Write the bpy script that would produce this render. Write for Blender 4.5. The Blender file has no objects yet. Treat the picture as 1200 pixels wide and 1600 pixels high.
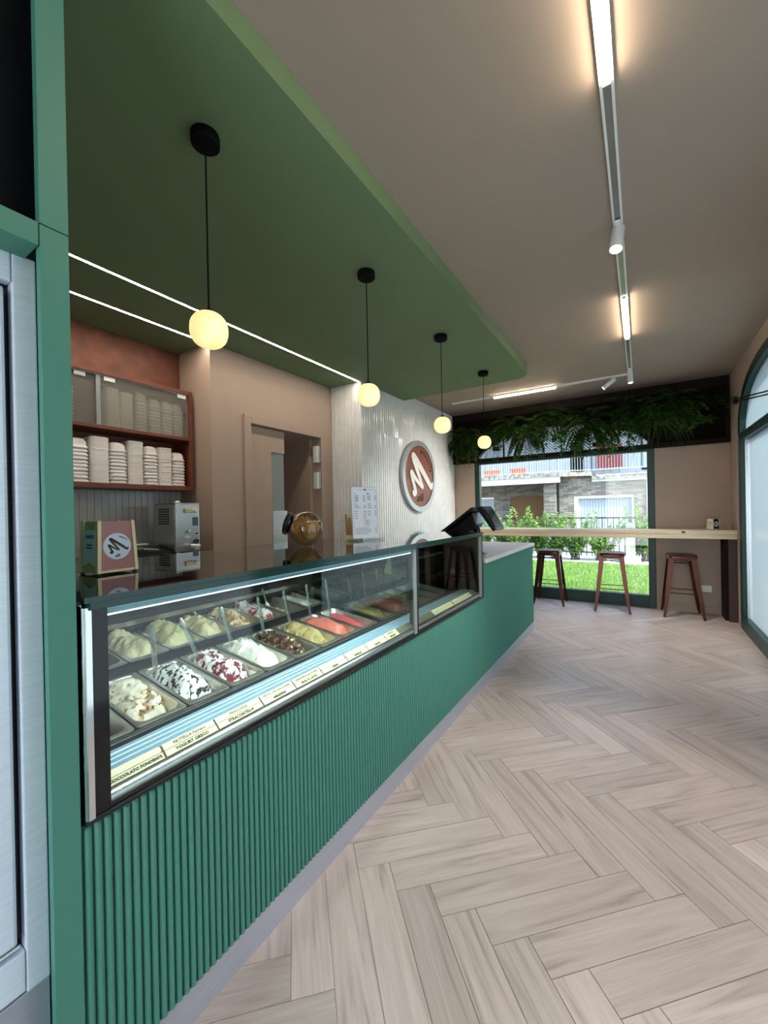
import bpy, bmesh, math, random
from mathutils import Vector, Matrix, noise as mnoise
random.seed(7)
S = bpy.context.scene
COL = S.collection
PI = math.pi

# ------------------------------------------------------------------ camera
H = 1.38
_f, _yaw, _pit, _roll = 630.06, 0.567686, -0.00253, -0.0192034
def _cam_basis():
    cy, sy = math.cos(_yaw), math.sin(_yaw)
    fw = Vector((-sy, cy, 0)); rt = Vector((cy, sy, 0)); up = Vector((0, 0, 1))
    fw, up = fw*math.cos(_pit)+up*math.sin(_pit), up*math.cos(_pit)-fw*math.sin(_pit)
    rt, up = rt*math.cos(_roll)+up*math.sin(_roll), up*math.cos(_roll)-rt*math.sin(_roll)
    return rt, up, fw
_rt, _up, _fw = _cam_basis()
cam_d = bpy.data.cameras.new('camera'); cam = bpy.data.objects.new('camera', cam_d); COL.objects.link(cam)
cam_d.sensor_fit = 'HORIZONTAL'; cam_d.sensor_width = 36.0; cam_d.lens = _f/1200*36.0
cam_d.clip_start = 0.02; cam_d.clip_end = 300
_m = Matrix((( _rt.x, _up.x, -_fw.x, 0), (_rt.y, _up.y, -_fw.y, 0), (_rt.z, _up.z, -_fw.z, H), (0, 0, 0, 1)))
cam.matrix_world = _m
S.camera = cam

# ------------------------------------------------------------------ world, sun, added window fill, exposure
w = bpy.data.worlds.new('sky'); S.world = w; w.use_nodes = True
nt = w.node_tree; nt.nodes.clear()
sky = nt.nodes.new('ShaderNodeTexSky'); sky.sky_type = 'NISHITA'; sky.sun_disc = False
sky.sun_elevation = math.radians(52); sky.sun_rotation = math.radians(105); sky.air_density = 1.0; sky.dust_density = 2.5
bg = nt.nodes.new('ShaderNodeBackground'); bg.inputs['Strength'].default_value = 0.55
wo = nt.nodes.new('ShaderNodeOutputWorld')
nt.links.new(sky.outputs[0], bg.inputs['Color']); nt.links.new(bg.outputs[0], wo.inputs['Surface'])

sd = bpy.data.lights.new('sun', 'SUN'); sun = bpy.data.objects.new('sun', sd); COL.objects.link(sun)
sd.energy = 5.0; sd.angle = math.radians(1.5); sd.color = (1.0, 0.95, 0.86)
sun.rotation_euler = Vector((-0.60, 0.22, -0.77)).to_track_quat('-Z', 'Y').to_euler()

def window_fill(name, loc, target, sx, sy, power, color):
    d = bpy.data.lights.new(name, 'AREA'); d.shape = 'RECTANGLE'; d.size = sx; d.size_y = sy; d.energy = power; d.color = color
    o = bpy.data.objects.new(name, d); COL.objects.link(o); o.location = loc
    o.rotation_euler = (Vector(target)-Vector(loc)).to_track_quat('-Z', 'Z').to_euler()
    return o
# area lamps added inside front glazing and side window, filling in for outdoor light
window_fill('window_fill_front', (-0.05, -2.36, 1.25), (-0.05, 0, 1.25), 1.9, 2.3, 24, (0.86, 0.94, 1.0))
window_fill('window_fill_side', (0.90, 1.4, 1.15), (-1, 1.4, 1.15), 2.5, 2.0, 3.5, (0.84, 0.93, 1.0))

S.view_settings.view_transform = 'Standard'; S.view_settings.look = 'None'
S.view_settings.exposure = 1.0; S.view_settings.gamma = 1.0; S.view_settings.use_curve_mapping = False

# ------------------------------------------------------------------ material helpers
def lin(c):
    return tuple(((x/255)/12.92 if x/255 <= 0.04045 else ((x/255+0.055)/1.055)**2.4) for x in c)
MATS = {}
def mat(name, rgb, rough=0.5, metal=0.0, var=0.0, scale=8.0, bump=0.0, bscale=60.0, stretch=None, spec=None, coat=0.0, emit=None, rgb2=None, rand=0.0, contrast=None):
    m = bpy.data.materials.new(name); m.use_nodes = True; t = m.node_tree; b = t.nodes['Principled BSDF']
    c = lin(rgb); b.inputs['Base Color'].default_value = (*c, 1); b.inputs['Roughness'].default_value = rough; b.inputs['Metallic'].default_value = metal
    if spec is not None: b.inputs['Specular IOR Level'].default_value = spec
    if coat: b.inputs['Coat Weight'].default_value = coat; b.inputs['Coat Roughness'].default_value = 0.08
    tc = None
    if var or bump or rgb2:
        tc = t.nodes.new('ShaderNodeTexCoord'); mp = t.nodes.new('ShaderNodeMapping')
        t.links.new(tc.outputs['Object'], mp.inputs['Vector'])
        if stretch: mp.inputs['Scale'].default_value = stretch
    if var or rgb2:
        n = t.nodes.new('ShaderNodeTexNoise'); n.inputs['Scale'].default_value = scale; n.inputs['Detail'].default_value = 5
        t.links.new(mp.outputs[0], n.inputs['Vector'])
        r = t.nodes.new('ShaderNodeValToRGB')
        if rgb2:
            lo, hi = contrast or (0.42, 0.58)
            r.color_ramp.elements[0].position = lo; r.color_ramp.elements[1].position = hi
            r.color_ramp.elements[0].color = (*c, 1); r.color_ramp.elements[1].color = (*lin(rgb2), 1)
        else:
            r.color_ramp.elements[0].position = 0.3; r.color_ramp.elements[1].position = 0.7
            r.color_ramp.elements[0].color = (*[x*(1-var) for x in c], 1); r.color_ramp.elements[1].color = (*[min(1, x*(1+var)) for x in c], 1)
        t.links.new(n.outputs['Fac'], r.inputs['Fac'])
        out = r.outputs['Color']
        if rand:
            oi = t.nodes.new('ShaderNodeObjectInfo'); mr = t.nodes.new('ShaderNodeMapRange')
            mr.inputs['To Min'].default_value = 1-rand; mr.inputs['To Max'].default_value = 1+rand
            t.links.new(oi.outputs['Random'], mr.inputs['Value'])
            hs = t.nodes.new('ShaderNodeHueSaturation'); t.links.new(mr.outputs[0], hs.inputs['Value']); t.links.new(out, hs.inputs['Color']); out = hs.outputs['Color']
        t.links.new(out, b.inputs['Base Color'])
    if bump:
        n2 = t.nodes.new('ShaderNodeTexNoise'); n2.inputs['Scale'].default_value = bscale; n2.inputs['Detail'].default_value = 3
        t.links.new(mp.outputs[0], n2.inputs['Vector'])
        bp = t.nodes.new('ShaderNodeBump'); bp.inputs['Strength'].default_value = bump; bp.inputs['Distance'].default_value = 0.01
        t.links.new(n2.outputs['Fac'], bp.inputs['Height']); t.links.new(bp.outputs[0], b.inputs['Normal'])
    if emit:
        b.inputs['Emission Color'].default_value = (*lin(emit[0]), 1); b.inputs['Emission Strength'].default_value = emit[1]
    MATS[name] = m
    return m
def glass(name, tint=(235, 245, 242), rough=0.0, ior=1.5, boost=0.0):
    m = bpy.data.materials.new(name); m.use_nodes = True; t = m.node_tree; t.nodes.clear()
    o = t.nodes.new('ShaderNodeOutputMaterial'); mx = t.nodes.new('ShaderNodeMixShader')
    tr = t.nodes.new('ShaderNodeBsdfTransparent'); gl = t.nodes.new('ShaderNodeBsdfGlossy'); fr = t.nodes.new('ShaderNodeFresnel')
    fr.inputs['IOR'].default_value = ior; tr.inputs['Color'].default_value = (*lin(tint), 1); gl.inputs['Roughness'].default_value = rough
    gl.inputs['Color'].default_value = (1, 1, 1, 1)
    fac = fr.outputs[0]
    if boost:
        ad = t.nodes.new('ShaderNodeMath'); ad.operation = 'ADD'; ad.use_clamp = True; ad.inputs[1].default_value = boost
        t.links.new(fac, ad.inputs[0]); fac = ad.outputs[0]
    # one reflection per pane: the outgoing side of the sheet does not reflect again
    ge = t.nodes.new('ShaderNodeNewGeometry'); iv = t.nodes.new('ShaderNodeMath'); iv.operation = 'SUBTRACT'; iv.inputs[0].default_value = 1.0
    t.links.new(ge.outputs['Backfacing'], iv.inputs[1]); mu = t.nodes.new('ShaderNodeMath'); mu.operation = 'MULTIPLY'
    t.links.new(fac, mu.inputs[0]); t.links.new(iv.outputs[0], mu.inputs[1]); fac = mu.outputs[0]
    t.links.new(fac, mx.inputs['Fac']); t.links.new(tr.outputs[0], mx.inputs[1]); t.links.new(gl.outputs[0], mx.inputs[2]); t.links.new(mx.outputs[0], o.inputs['Surface'])
    MATS[name] = m; return m
def leafmat(name, a, b, rough=0.5):
    m = bpy.data.materials.new(name); m.use_nodes = True; t = m.node_tree; p = t.nodes['Principled BSDF']
    g = t.nodes.new('ShaderNodeNewGeometry'); r = t.nodes.new('ShaderNodeValToRGB')
    r.color_ramp.elements[0].color = (*lin(a), 1); r.color_ramp.elements[1].color = (*lin(b), 1)
    t.links.new(g.outputs['Random Per Island'], r.inputs['Fac']); t.links.new(r.outputs[0], p.inputs['Base Color']); p.inputs['Roughness'].default_value = rough
    tl = t.nodes.new('ShaderNodeBsdfTranslucent'); t.links.new(r.outputs[0], tl.inputs['Color'])
    mx = t.nodes.new('ShaderNodeMixShader'); mx.inputs[0].default_value = 0.3
    t.links.new(p.outputs[0], mx.inputs[1]); t.links.new(tl.outputs[0], mx.inputs[2]); t.links.new(mx.outputs[0], t.nodes['Material Output'].inputs['Surface'])
    MATS[name] = m; return m
def emis(name, rgb, strength):
    m = bpy.data.materials.new(name); m.use_nodes = True; t = m.node_tree; t.nodes.clear()
    o = t.nodes.new('ShaderNodeOutputMaterial'); e = t.nodes.new('ShaderNodeEmission'); e.inputs['Color'].default_value = (*lin(rgb), 1); e.inputs['Strength'].default_value = strength
    t.links.new(e.outputs[0], o.inputs['Surface']); MATS[name] = m; return m

GREEN = (68, 130, 113)
mat('green_panel', GREEN, 0.5, var=0.03, scale=3)
mat('green_soffit', (106, 130, 94), 0.7, var=0.02, scale=3)
mat('taupe_wall', (176, 155, 141), 0.75, var=0.03, scale=2, bump=0.03, bscale=180)
mat('ceiling_paint', (162, 147, 134), 0.85, var=0.02, scale=2)
mat('dark_green', (16, 52, 48), 0.4, var=0.05)
mat('white_tile', (232, 233, 234), 0.16, var=0.05, scale=9)
mat('grey_tile', (188, 187, 184), 0.14, var=0.05, scale=9, rgb2=None)
mat('grout', (176, 172, 166), 0.85)
mat('steel', (196, 198, 200), 0.28, 1.0, var=0.06, scale=4, stretch=(1, 1, 30))
mat('steel_brushed', (226, 236, 250), 0.42, 0.15, var=0.05, scale=6, stretch=(1, 0.4, 30), bump=0.02, bscale=80)
mat('pan_steel', (222, 219, 208), 0.32, 0.9, var=0.03)
mat('chrome', (228, 230, 232), 0.08, 1.0)
mat('alu', (158, 190, 210), 0.38, 0.25, var=0.04)
mat('track_alu', (150, 150, 150), 0.3, 0.8, var=0.05)
mat('machine_steel', (196, 195, 192), 0.3, 0.75, var=0.05, scale=4, stretch=(1, 1, 20))
mat('kick_steel', (186, 190, 204), 0.42, 0.55, var=0.05, scale=5, stretch=(1, 0.5, 20))
mat('black', (14, 15, 17), 0.3, var=0.1)
mat('black_gloss', (10, 11, 13), 0.08, var=0.1)
mat('black_matte', (8, 10, 13), 0.8, var=0.1, spec=0.12)
mat('dark_grey', (52, 56, 58), 0.35, 0.4, var=0.1)
mat('grey', (140, 142, 142), 0.5, var=0.05)
mat('white', (232, 232, 230), 0.5, var=0.02)
mat('white_plastic', (236, 236, 234), 0.35, var=0.02)
mat('foam', (238, 230, 226), 0.7, var=0.02, scale=30)
mat('copper_wood', (112, 58, 42), 0.5, var=0.12, scale=5, stretch=(4, 1, 4))
mat('copper_panel', (124, 74, 54), 0.5, 0.25, scale=9, rgb2=(96, 56, 42), contrast=(0.3, 0.7), bump=0.05, bscale=40)
mat('copper_disc', (142, 86, 66), 0.45, 0.3, scale=12, rgb2=(120, 70, 54), contrast=(0.3, 0.7))
mat('stool_copper', (78, 45, 36), 0.25, 0.85, var=0.12, scale=12)
mat('dark_brown', (30, 19, 16), 0.8, spec=0.2, var=0.12, scale=6, stretch=(1, 6, 1))
mat('leg_brown', (66, 44, 42), 0.5, var=0.12, scale=6, stretch=(6, 6, 1))
mat('stone_top', (168, 152, 142), 0.3, var=0.08, scale=30)
mat('worktop_dark', (74, 66, 60), 0.35, var=0.1, scale=20)
mat('pale_wood', (226, 206, 176), 0.5, var=0.12, scale=3, stretch=(1, 14, 14), bump=0.03, bscale=20)
mat('cream_wood', (224, 210, 172), 0.5, var=0.06, scale=4, stretch=(10, 10, 1))
mat('sage_card', (172, 172, 122), 0.55, var=0.05)
mat('pink_card', (160, 112, 110), 0.4, var=0.05)
mat('paper', (222, 228, 240), 0.6)
mat('paper_blue', (200, 216, 234), 0.55)
mat('print', (58, 58, 62), 0.7)
mat('print_brown', (104, 78, 74), 0.6)
mat('print_dark', (40, 36, 30), 0.7)
mat('label_back', (120, 112, 96), 0.5)
mat('label_cream', (252, 238, 204), 0.45, emit=((255, 228, 160), 0.06))  # faint glow put into the card colour; no lamp behind it
mat('print_faded', (132, 116, 86), 0.6)
mat('cookie', (196, 150, 96), 0.75, var=0.15, scale=20, bump=0.15, bscale=90)
mat('blue_sticker', (84, 116, 146), 0.5)
mat('blue_knob', (40, 58, 84), 0.4)
mat('orange_pot', (206, 108, 76), 0.7, var=0.08)
mat('screen', (28, 32, 34), 0.12)
mat('door_brown', (126, 84, 44), 0.6, var=0.08)
mat('garage_white', (176, 182, 190), 0.5, var=0.04)
mat('garage_blue', (166, 172, 178), 0.5, var=0.04)
mat('siding', (206, 210, 220), 0.6, var=0.03)
mat('render_white', (208, 208, 204), 0.8, var=0.04)
mat('slab_concrete', (176, 172, 164), 0.85, scale=7, rgb2=(120, 112, 102), contrast=(0.35, 0.6), bump=0.2, bscale=20)
mat('concrete', (190, 184, 172), 0.85, var=0.08, scale=10, bump=0.1)
mat('iron', (34, 36, 38), 0.5, 0.3, var=0.1)
mat('soil', (72, 62, 50), 0.9, var=0.2, scale=10)
mat('lawn_soil', (84, 104, 50), 0.9, var=0.2, scale=6)
mat('gravel', (196, 192, 186), 0.9, var=0.2, scale=40, bump=0.4, bscale=60)
mat('paving', (178, 176, 172), 0.85, var=0.06, scale=5)
mat('asphalt', (120, 118, 116), 0.9, var=0.08, scale=20)
mat('red_awning', (150, 66, 66), 0.7, var=0.05)
mat('dark_void', (20, 20, 22), 0.9, var=0.1)
mat('pane_grey', (142, 150, 150), 0.25, var=0.03)
mat('mesh_brown', (28, 20, 18), 0.5, 0.4, var=0.1)
mat('silver_ring', (178, 182, 182), 0.35, 0.6, var=0.03)
mat('white_letter', (242, 240, 236), 0.4)
mat('copper_letter', (74, 52, 36), 0.5, 0.3)
mat('window_pale', (196, 208, 214), 0.3)
glass('clear_glass', (236, 244, 242))
glass('case_glass', (232, 242, 238), boost=0.015)
glass('top_glass', (150, 156, 150), ior=2.1, boost=0.06)
glass('window_glass', (238, 244, 243), boost=0.015)
glass('divider_glass', (206, 220, 214), boost=0.06)
glass('spoon_plastic', (214, 216, 210), rough=0.22, ior=1.5, boost=0.30)
glass('jar_glass', (230, 230, 222), ior=1.45, boost=0.02)
mat('glass_edge', (24, 58, 54), 0.12)
emis('led_warm', (255, 241, 220), 42.0)
emis('led_track', (255, 232, 202), 30.0)
emis('led_case', (222, 238, 255), 5.0)
emis('spot_face', (255, 240, 215), 6.0)
emis('storeroom_fill', (255, 246, 232), 5.0)
leafmat('fern_leaf', (26, 52, 20), (72, 108, 42))
leafmat('grass_leaf', (30, 58, 26), (84, 116, 50))
leafmat('pothos_leaf', (40, 88, 30), (96, 146, 58))
leafmat('moss_leaf', (70, 92, 40), (120, 136, 70))
leafmat('laurel_leaf', (96, 140, 60), (176, 204, 120))
leafmat('lawn_blade', (84, 134, 46), (156, 192, 84))

def frosted():
    m = bpy.data.materials.new('frosted_pane'); m.use_nodes = True; t = m.node_tree; b = t.nodes['Principled BSDF']
    b.inputs['Base Color'].default_value = (*lin((150, 146, 140)), 1); b.inputs['Roughness'].default_value = 0.25
    tr = t.nodes.new('ShaderNodeBsdfTransparent'); tr.inputs['Color'].default_value = (0.92, 0.92, 0.9, 1); mx = t.nodes.new('ShaderNodeMixShader'); mx.inputs[0].default_value = 0.68
    t.links.new(b.outputs[0], mx.inputs[1]); t.links.new(tr.outputs[0], mx.inputs[2]); t.links.new(mx.outputs[0], t.nodes['Material Output'].inputs['Surface'])
    MATS['frosted_pane'] = m
frosted()
def film():
    # side window: glass carrying a pale translucent film
    m = bpy.data.materials.new('film_glass'); m.use_nodes = True; t = m.node_tree; t.nodes.clear()
    o = t.nodes.new('ShaderNodeOutputMaterial'); mx = t.nodes.new('ShaderNodeMixShader'); m2 = t.nodes.new('ShaderNodeMixShader')
    tr = t.nodes.new('ShaderNodeBsdfTransparent'); tl = t.nodes.new('ShaderNodeBsdfTranslucent'); gl = t.nodes.new('ShaderNodeBsdfGlossy'); fr = t.nodes.new('ShaderNodeFresnel')
    fr.inputs['IOR'].default_value = 1.38; gl.inputs['Roughness'].default_value = 0.02
    tl.inputs['Color'].default_value = (*lin((152, 163, 166)), 1); tr.inputs['Color'].default_value = (*lin((225, 236, 236)), 1)
    m2.inputs[0].default_value = 0.9
    t.links.new(tr.outputs[0], m2.inputs[1]); t.links.new(tl.outputs[0], m2.inputs[2])
    ge = t.nodes.new('ShaderNodeNewGeometry'); iv = t.nodes.new('ShaderNodeMath'); iv.operation = 'SUBTRACT'; iv.inputs[0].default_value = 1.0
    t.links.new(ge.outputs['Backfacing'], iv.inputs[1]); mu = t.nodes.new('ShaderNodeMath'); mu.operation = 'MULTIPLY'
    t.links.new(fr.outputs[0], mu.inputs[0]); t.links.new(iv.outputs[0], mu.inputs[1])
    t.links.new(mu.outputs[0], mx.inputs[0]); t.links.new(m2.outputs[0], mx.inputs[1]); t.links.new(gl.outputs[0], mx.inputs[2]); t.links.new(mx.outputs[0], o.inputs['Surface'])
    MATS['film_glass'] = m
film()
def plankmat():
    m = bpy.data.materials.new('oak_plank'); m.use_nodes = True; t = m.node_tree; b = t.nodes['Principled BSDF']; L = t.links.new
    tc = t.nodes.new('ShaderNodeTexCoord'); oi = t.nodes.new('ShaderNodeObjectInfo')
    sc = t.nodes.new('ShaderNodeVectorMath'); sc.operation = 'SCALE'; sc.inputs[0].default_value = (31, 17, 5); L(oi.outputs['Random'], sc.inputs['Scale'])
    ad = t.nodes.new('ShaderNodeVectorMath'); ad.operation = 'ADD'; L(tc.outputs['Object'], ad.inputs[0]); L(sc.outputs[0], ad.inputs[1])
    mp = t.nodes.new('ShaderNodeMapping'); mp.inputs['Scale'].default_value = (1.3, 16, 1); L(ad.outputs[0], mp.inputs['Vector'])
    n1 = t.nodes.new('ShaderNodeTexNoise'); n1.inputs['Scale'].default_value = 1.6; n1.inputs['Detail'].default_value = 6; n1.inputs['Distortion'].default_value = 0.9; L(mp.outputs[0], n1.inputs['Vector'])
    mp2 = t.nodes.new('ShaderNodeMapping'); mp2.inputs['Scale'].default_value = (4, 150, 1); L(ad.outputs[0], mp2.inputs['Vector'])
    n2 = t.nodes.new('ShaderNodeTexNoise'); n2.inputs['Scale'].default_value = 1.5; n2.inputs['Detail'].default_value = 3; L(mp2.outputs[0], n2.inputs['Vector'])
    r = t.nodes.new('ShaderNodeValToRGB'); e = r.color_ramp.elements
    e[0].position = 0.26; e[0].color = (*lin((146, 132, 126)), 1); e[1].position = 0.66; e[1].color = (*lin((190, 176, 169)), 1)
    x = e.new(0.42); x.color = (*lin((178, 163, 156)), 1)
    L(n1.outputs['Fac'], r.inputs['Fac'])
    mx = t.nodes.new('ShaderNodeMix'); mx.data_type = 'RGBA'; mx.blend_type = 'MULTIPLY'; mx.inputs[0].default_value = 0.5
    r2 = t.nodes.new('ShaderNodeValToRGB'); r2.color_ramp.elements[0].position = 0.35; r2.color_ramp.elements[1].position = 0.6
    r2.color_ramp.elements[0].color = (0.80, 0.78, 0.76, 1); r2.color_ramp.elements[1].color = (1, 1, 1, 1)
    L(n2.outputs['Fac'], r2.inputs['Fac']); L(r.outputs[0], mx.inputs[6]); L(r2.outputs[0], mx.inputs[7])
    mr = t.nodes.new('ShaderNodeMapRange'); mr.inputs['To Min'].default_value = 0.78; mr.inputs['To Max'].default_value = 1.0; L(oi.outputs['Random'], mr.inputs['Value'])
    hs = t.nodes.new('ShaderNodeHueSaturation'); L(mr.outputs[0], hs.inputs['Value']); L(mx.outputs[2], hs.inputs['Color']); L(hs.outputs[0], b.inputs['Base Color'])
    b.inputs['Roughness'].default_value = 0.40; b.inputs['Specular IOR Level'].default_value = 0.6
    bp = t.nodes.new('ShaderNodeBump'); bp.inputs['Strength'].default_value = 0.06; bp.inputs['Distance'].default_value = 0.004; L(n2.outputs['Fac'], bp.inputs['Height']); L(bp.outputs[0], b.inputs['Normal'])
    MATS['oak_plank'] = m
plankmat()
def stonemat():
    m = bpy.data.materials.new('stone_cladding'); m.use_nodes = True; t = m.node_tree; b = t.nodes['Principled BSDF']; L = t.links.new
    tc = t.nodes.new('ShaderNodeTexCoord'); mp = t.nodes.new('ShaderNodeMapping'); mp.inputs['Rotation'].default_value = (PI/2, 0, 0); L(tc.outputs['Object'], mp.inputs['Vector'])
    br = t.nodes.new('ShaderNodeTexBrick'); br.inputs['Scale'].default_value = 1.0; br.inputs['Brick Width'].default_value = 0.42; br.inputs['Row Height'].default_value = 0.09; br.inputs['Mortar Size'].default_value = 0.008
    br.inputs['Color1'].default_value = (*lin((150, 142, 130)), 1); br.inputs['Color2'].default_value = (*lin((104, 98, 90)), 1); br.inputs['Mortar'].default_value = (*lin((78, 74, 68)), 1)
    L(mp.outputs[0], br.inputs['Vector']); L(br.outputs['Color'], b.inputs['Base Color']); b.inputs['Roughness'].default_value = 0.9
    MATS['stone_cladding'] = m
stonemat()

# ------------------------------------------------------------------ object helpers
class MB:
    def __init__(s): s.v = []; s.f = []
    def add(s, vs, fs):
        o = len(s.v); s.v += [tuple(x) for x in vs]; s.f += [tuple(i+o for i in f) for f in fs]; return s
    def box(s, x0, x1, y0, y1, z0, z1):
        return s.add([(x0,y0,z0),(x1,y0,z0),(x1,y1,z0),(x0,y1,z0),(x0,y0,z1),(x1,y0,z1),(x1,y1,z1),(x0,y1,z1)],
                     [(0,3,2,1),(4,5,6,7),(0,1,5,4),(1,2,6,5),(2,3,7,6),(3,0,4,7)])
    def quad(s, a, b, c, d): return s.add([a,b,c,d], [(0,1,2,3)])
    def prism(s, poly, axis, a, b):
        # poly of 2D points extruded along axis between a and b
        n = len(poly)
        def P(p, t):
            return (t, p[0], p[1]) if axis == 'x' else ((p[0], t, p[1]) if axis == 'y' else (p[0], p[1], t))
        vs = [P(p, a) for p in poly]+[P(p, b) for p in poly]
        fs = [tuple(range(n))[::-1], tuple(range(n, 2*n))]+[(i, (i+1) % n, n+(i+1) % n, n+i) for i in range(n)]
        return s.add(vs, fs)
    def tube(s, pts, r, n=8, cap=True):
        pts = [Vector(p) for p in pts]; rs = r if isinstance(r, (list, tuple)) else [r]*len(pts)
        rings = []; prev = None
        for i, p in enumerate(pts):
            d = (pts[min(i+1, len(pts)-1)]-pts[max(i-1, 0)]).normalized()
            if prev is None:
                u = d.orthogonal().normalized()
            else:
                u = (prev-d*prev.dot(d)).normalized()
            prev = u; v = d.cross(u)
            rings.append([p+(u*math.cos(2*PI*k/n)+v*math.sin(2*PI*k/n))*rs[i] for k in range(n)])
        vs = [q for ring in rings for q in ring]; fs = []
        for i in range(len(pts)-1):
            for k in range(n):
                fs.append((i*n+k, i*n+(k+1) % n, (i+1)*n+(k+1) % n, (i+1)*n+k))
        if cap:
            fs.append(tuple(range(n))[::-1]); fs.append(tuple((len(pts)-1)*n+k for k in range(n)))
        return s.add(vs, fs)
    def lathe(s, prof, n=24, c=(0, 0, 0), cap=False):
        vs = []; fs = []
        for (r, z) in prof:
            for k in range(n):
                a = 2*PI*k/n; vs.append((c[0]+r*math.cos(a), c[1]+r*math.sin(a), c[2]+z))
        for i in range(len(prof)-1):
            for k in range(n):
                fs.append((i*n+k, i*n+(k+1) % n, (i+1)*n+(k+1) % n, (i+1)*n+k))
        if cap:
            fs.append(tuple(range(n))[::-1]); fs.append(tuple((len(prof)-1)*n+k for k in range(n)))
        return s.add(vs, fs)
    def loft(s, loops, close=True, cap0=True, cap1=True):
        n = len(loops[0]); vs = [p for l in loops for p in l]; fs = []
        for i in range(len(loops)-1):
            for k in range(n):
                fs.append((i*n+k, i*n+(k+1) % n, (i+1)*n+(k+1) % n, (i+1)*n+k))
        if cap0: fs.append(tuple(range(n))[::-1])
        if cap1: fs.append(tuple((len(loops)-1)*n+k for k in range(n)))
        return s.add(vs, fs)
    def xf(s, M):
        s.v = [tuple(M @ Vector(p)) for p in s.v]; return s
    def join(s, o): return s.add(o.v, o.f)
    def mesh(s, name, m, smooth=False, bevel=0.0, seg=2):
        me = bpy.data.meshes.new(name); me.from_pydata(s.v, [], s.f)
        if bevel or True:
            bm = bmesh.new(); bm.from_mesh(me)
            bmesh.ops.recalc_face_normals(bm, faces=bm.faces)
            if bevel:
                es = [e for e in bm.edges if len(e.link_faces) == 2 and e.calc_face_angle(0) > 0.5]
                bmesh.ops.bevel(bm, geom=es, offset=bevel, segments=seg, profile=0.6, affect='EDGES', clamp_overlap=True)
            bm.to_mesh(me); bm.free()
        me.materials.append(MATS[m] if isinstance(m, str) else m)
        if smooth:
            me.polygons.foreach_set('use_smooth', [True]*len(me.polygons))
            try: me.set_sharp_from_angle(angle=math.radians(40))
            except Exception: pass
        me.update(); return me
    def build(s, name, m, parent=None, smooth=False, bevel=0.0, local=False, seg=2):
        off = Vector((0, 0, 0))
        if parent is not None and not local:
            p = parent
            while p is not None: off += p.location; p = p.parent
            s.v = [tuple(Vector(q)-off) for q in s.v]
        base = None
        if parent is None and not local:
            xs = [q[0] for q in s.v]; ys = [q[1] for q in s.v]; zs = [q[2] for q in s.v]
            base = Vector(((min(xs)+max(xs))/2, (min(ys)+max(ys))/2, min(zs)))
            s.v = [tuple(Vector(q)-base) for q in s.v]
        o = bpy.data.objects.new(name, s.mesh(name, m, smooth, bevel, seg)); COL.objects.link(o)
        if base is not None: o.location = base
        if parent is not None: o.parent = parent
        return o
def tag(o, label=None, cat=None, group=None, kind=None):
    if label: o['label'] = label
    if cat: o['category'] = cat
    if group: o['group'] = group
    if kind: o['kind'] = kind
    return o
def thing(name, label, cat, loc=(0, 0, 0), rotz=0, group=None, kind=None):
    o = bpy.data.objects.new(name, None); COL.objects.link(o); o.empty_display_size = 0.1
    o.location = loc; o.rotation_euler = (0, 0, rotz)
    return tag(o, label, cat, group, kind)
def structure(o, label, cat=None): return tag(o, label, cat, None, 'structure')
def dup(root, loc, rot=None, label=None, group=None, swap=None):
    r = root.copy(); COL.objects.link(r); r.location = loc
    if rot is not None: r.rotation_euler = rot
    if label: r['label'] = label
    if group: r['group'] = group
    for ch in list(root.children):
        c = ch.copy(); COL.objects.link(c); c.parent = r
        for g in ch.children:
            d = g.copy(); COL.objects.link(d); d.parent = c
    return r
def inst(name, me, parent, loc=(0, 0, 0), rot=(0, 0, 0), scale=None):
    o = bpy.data.objects.new(name, me); COL.objects.link(o); o.location = loc; o.rotation_euler = rot
    if scale: o.scale = scale
    if parent is not None: o.parent = parent
    return o
def rrect(w, d, r, n=5):
    # rounded rectangle, centred, in x,y
    pts = []
    for cx, cy, a0 in ((w/2-r, d/2-r, 0), (-w/2+r, d/2-r, PI/2), (-w/2+r, -d/2+r, PI), (w/2-r, -d/2+r, 1.5*PI)):
        for k in range(n+1):
            a = a0+PI/2*k/n; pts.append((cx+r*math.cos(a), cy+r*math.sin(a)))
    return pts
def loop(w, d, r, z, n=5, cx=0, cy=0): return [(x+cx, y+cy, z) for x, y in rrect(w, d, r, n)]
def text_mesh(txt, size, m, ext=0.0004, align='CENTER', shear=0.0, space=1.0, bold=0.0):
    cu = bpy.data.curves.new('lettering', 'FONT'); cu.body = txt; cu.size = size; cu.extrude = ext; cu.align_x = align; cu.align_y = 'CENTER'; cu.shear = shear; cu.space_character = space; cu.offset = bold
    cu.resolution_u = 2
    ob = bpy.data.objects.new('lettering', cu); COL.objects.link(ob)
    dg = bpy.context.evaluated_depsgraph_get(); ob_e = ob.evaluated_get(dg)
    me = bpy.data.meshes.new_from_object(ob_e); bpy.data.objects.remove(ob); bpy.data.curves.remove(cu)
    me.materials.clear(); me.materials.append(MATS[m]); me.name = 'lettering'
    return me
def frame_matrix(origin, xa, ya):
    xa = Vector(xa).normalized(); ya = Vector(ya).normalized(); za = xa.cross(ya)
    return Matrix(((xa.x, ya.x, za.x, origin[0]), (xa.y, ya.y, za.y, origin[1]), (xa.z, ya.z, za.z, origin[2]), (0, 0, 0, 1)))
def place_text(me, parent, M, name='lettering'):
    # M is a world matrix; parents are unrotated empties or meshes
    o = bpy.data.objects.new(name, me); COL.objects.link(o)
    off = Vector((0, 0, 0)); p = parent
    while p is not None: off += p.location; p = p.parent
    o.parent = parent
    o.matrix_basis = Matrix.Translation(-off) @ M
    return o
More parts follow.
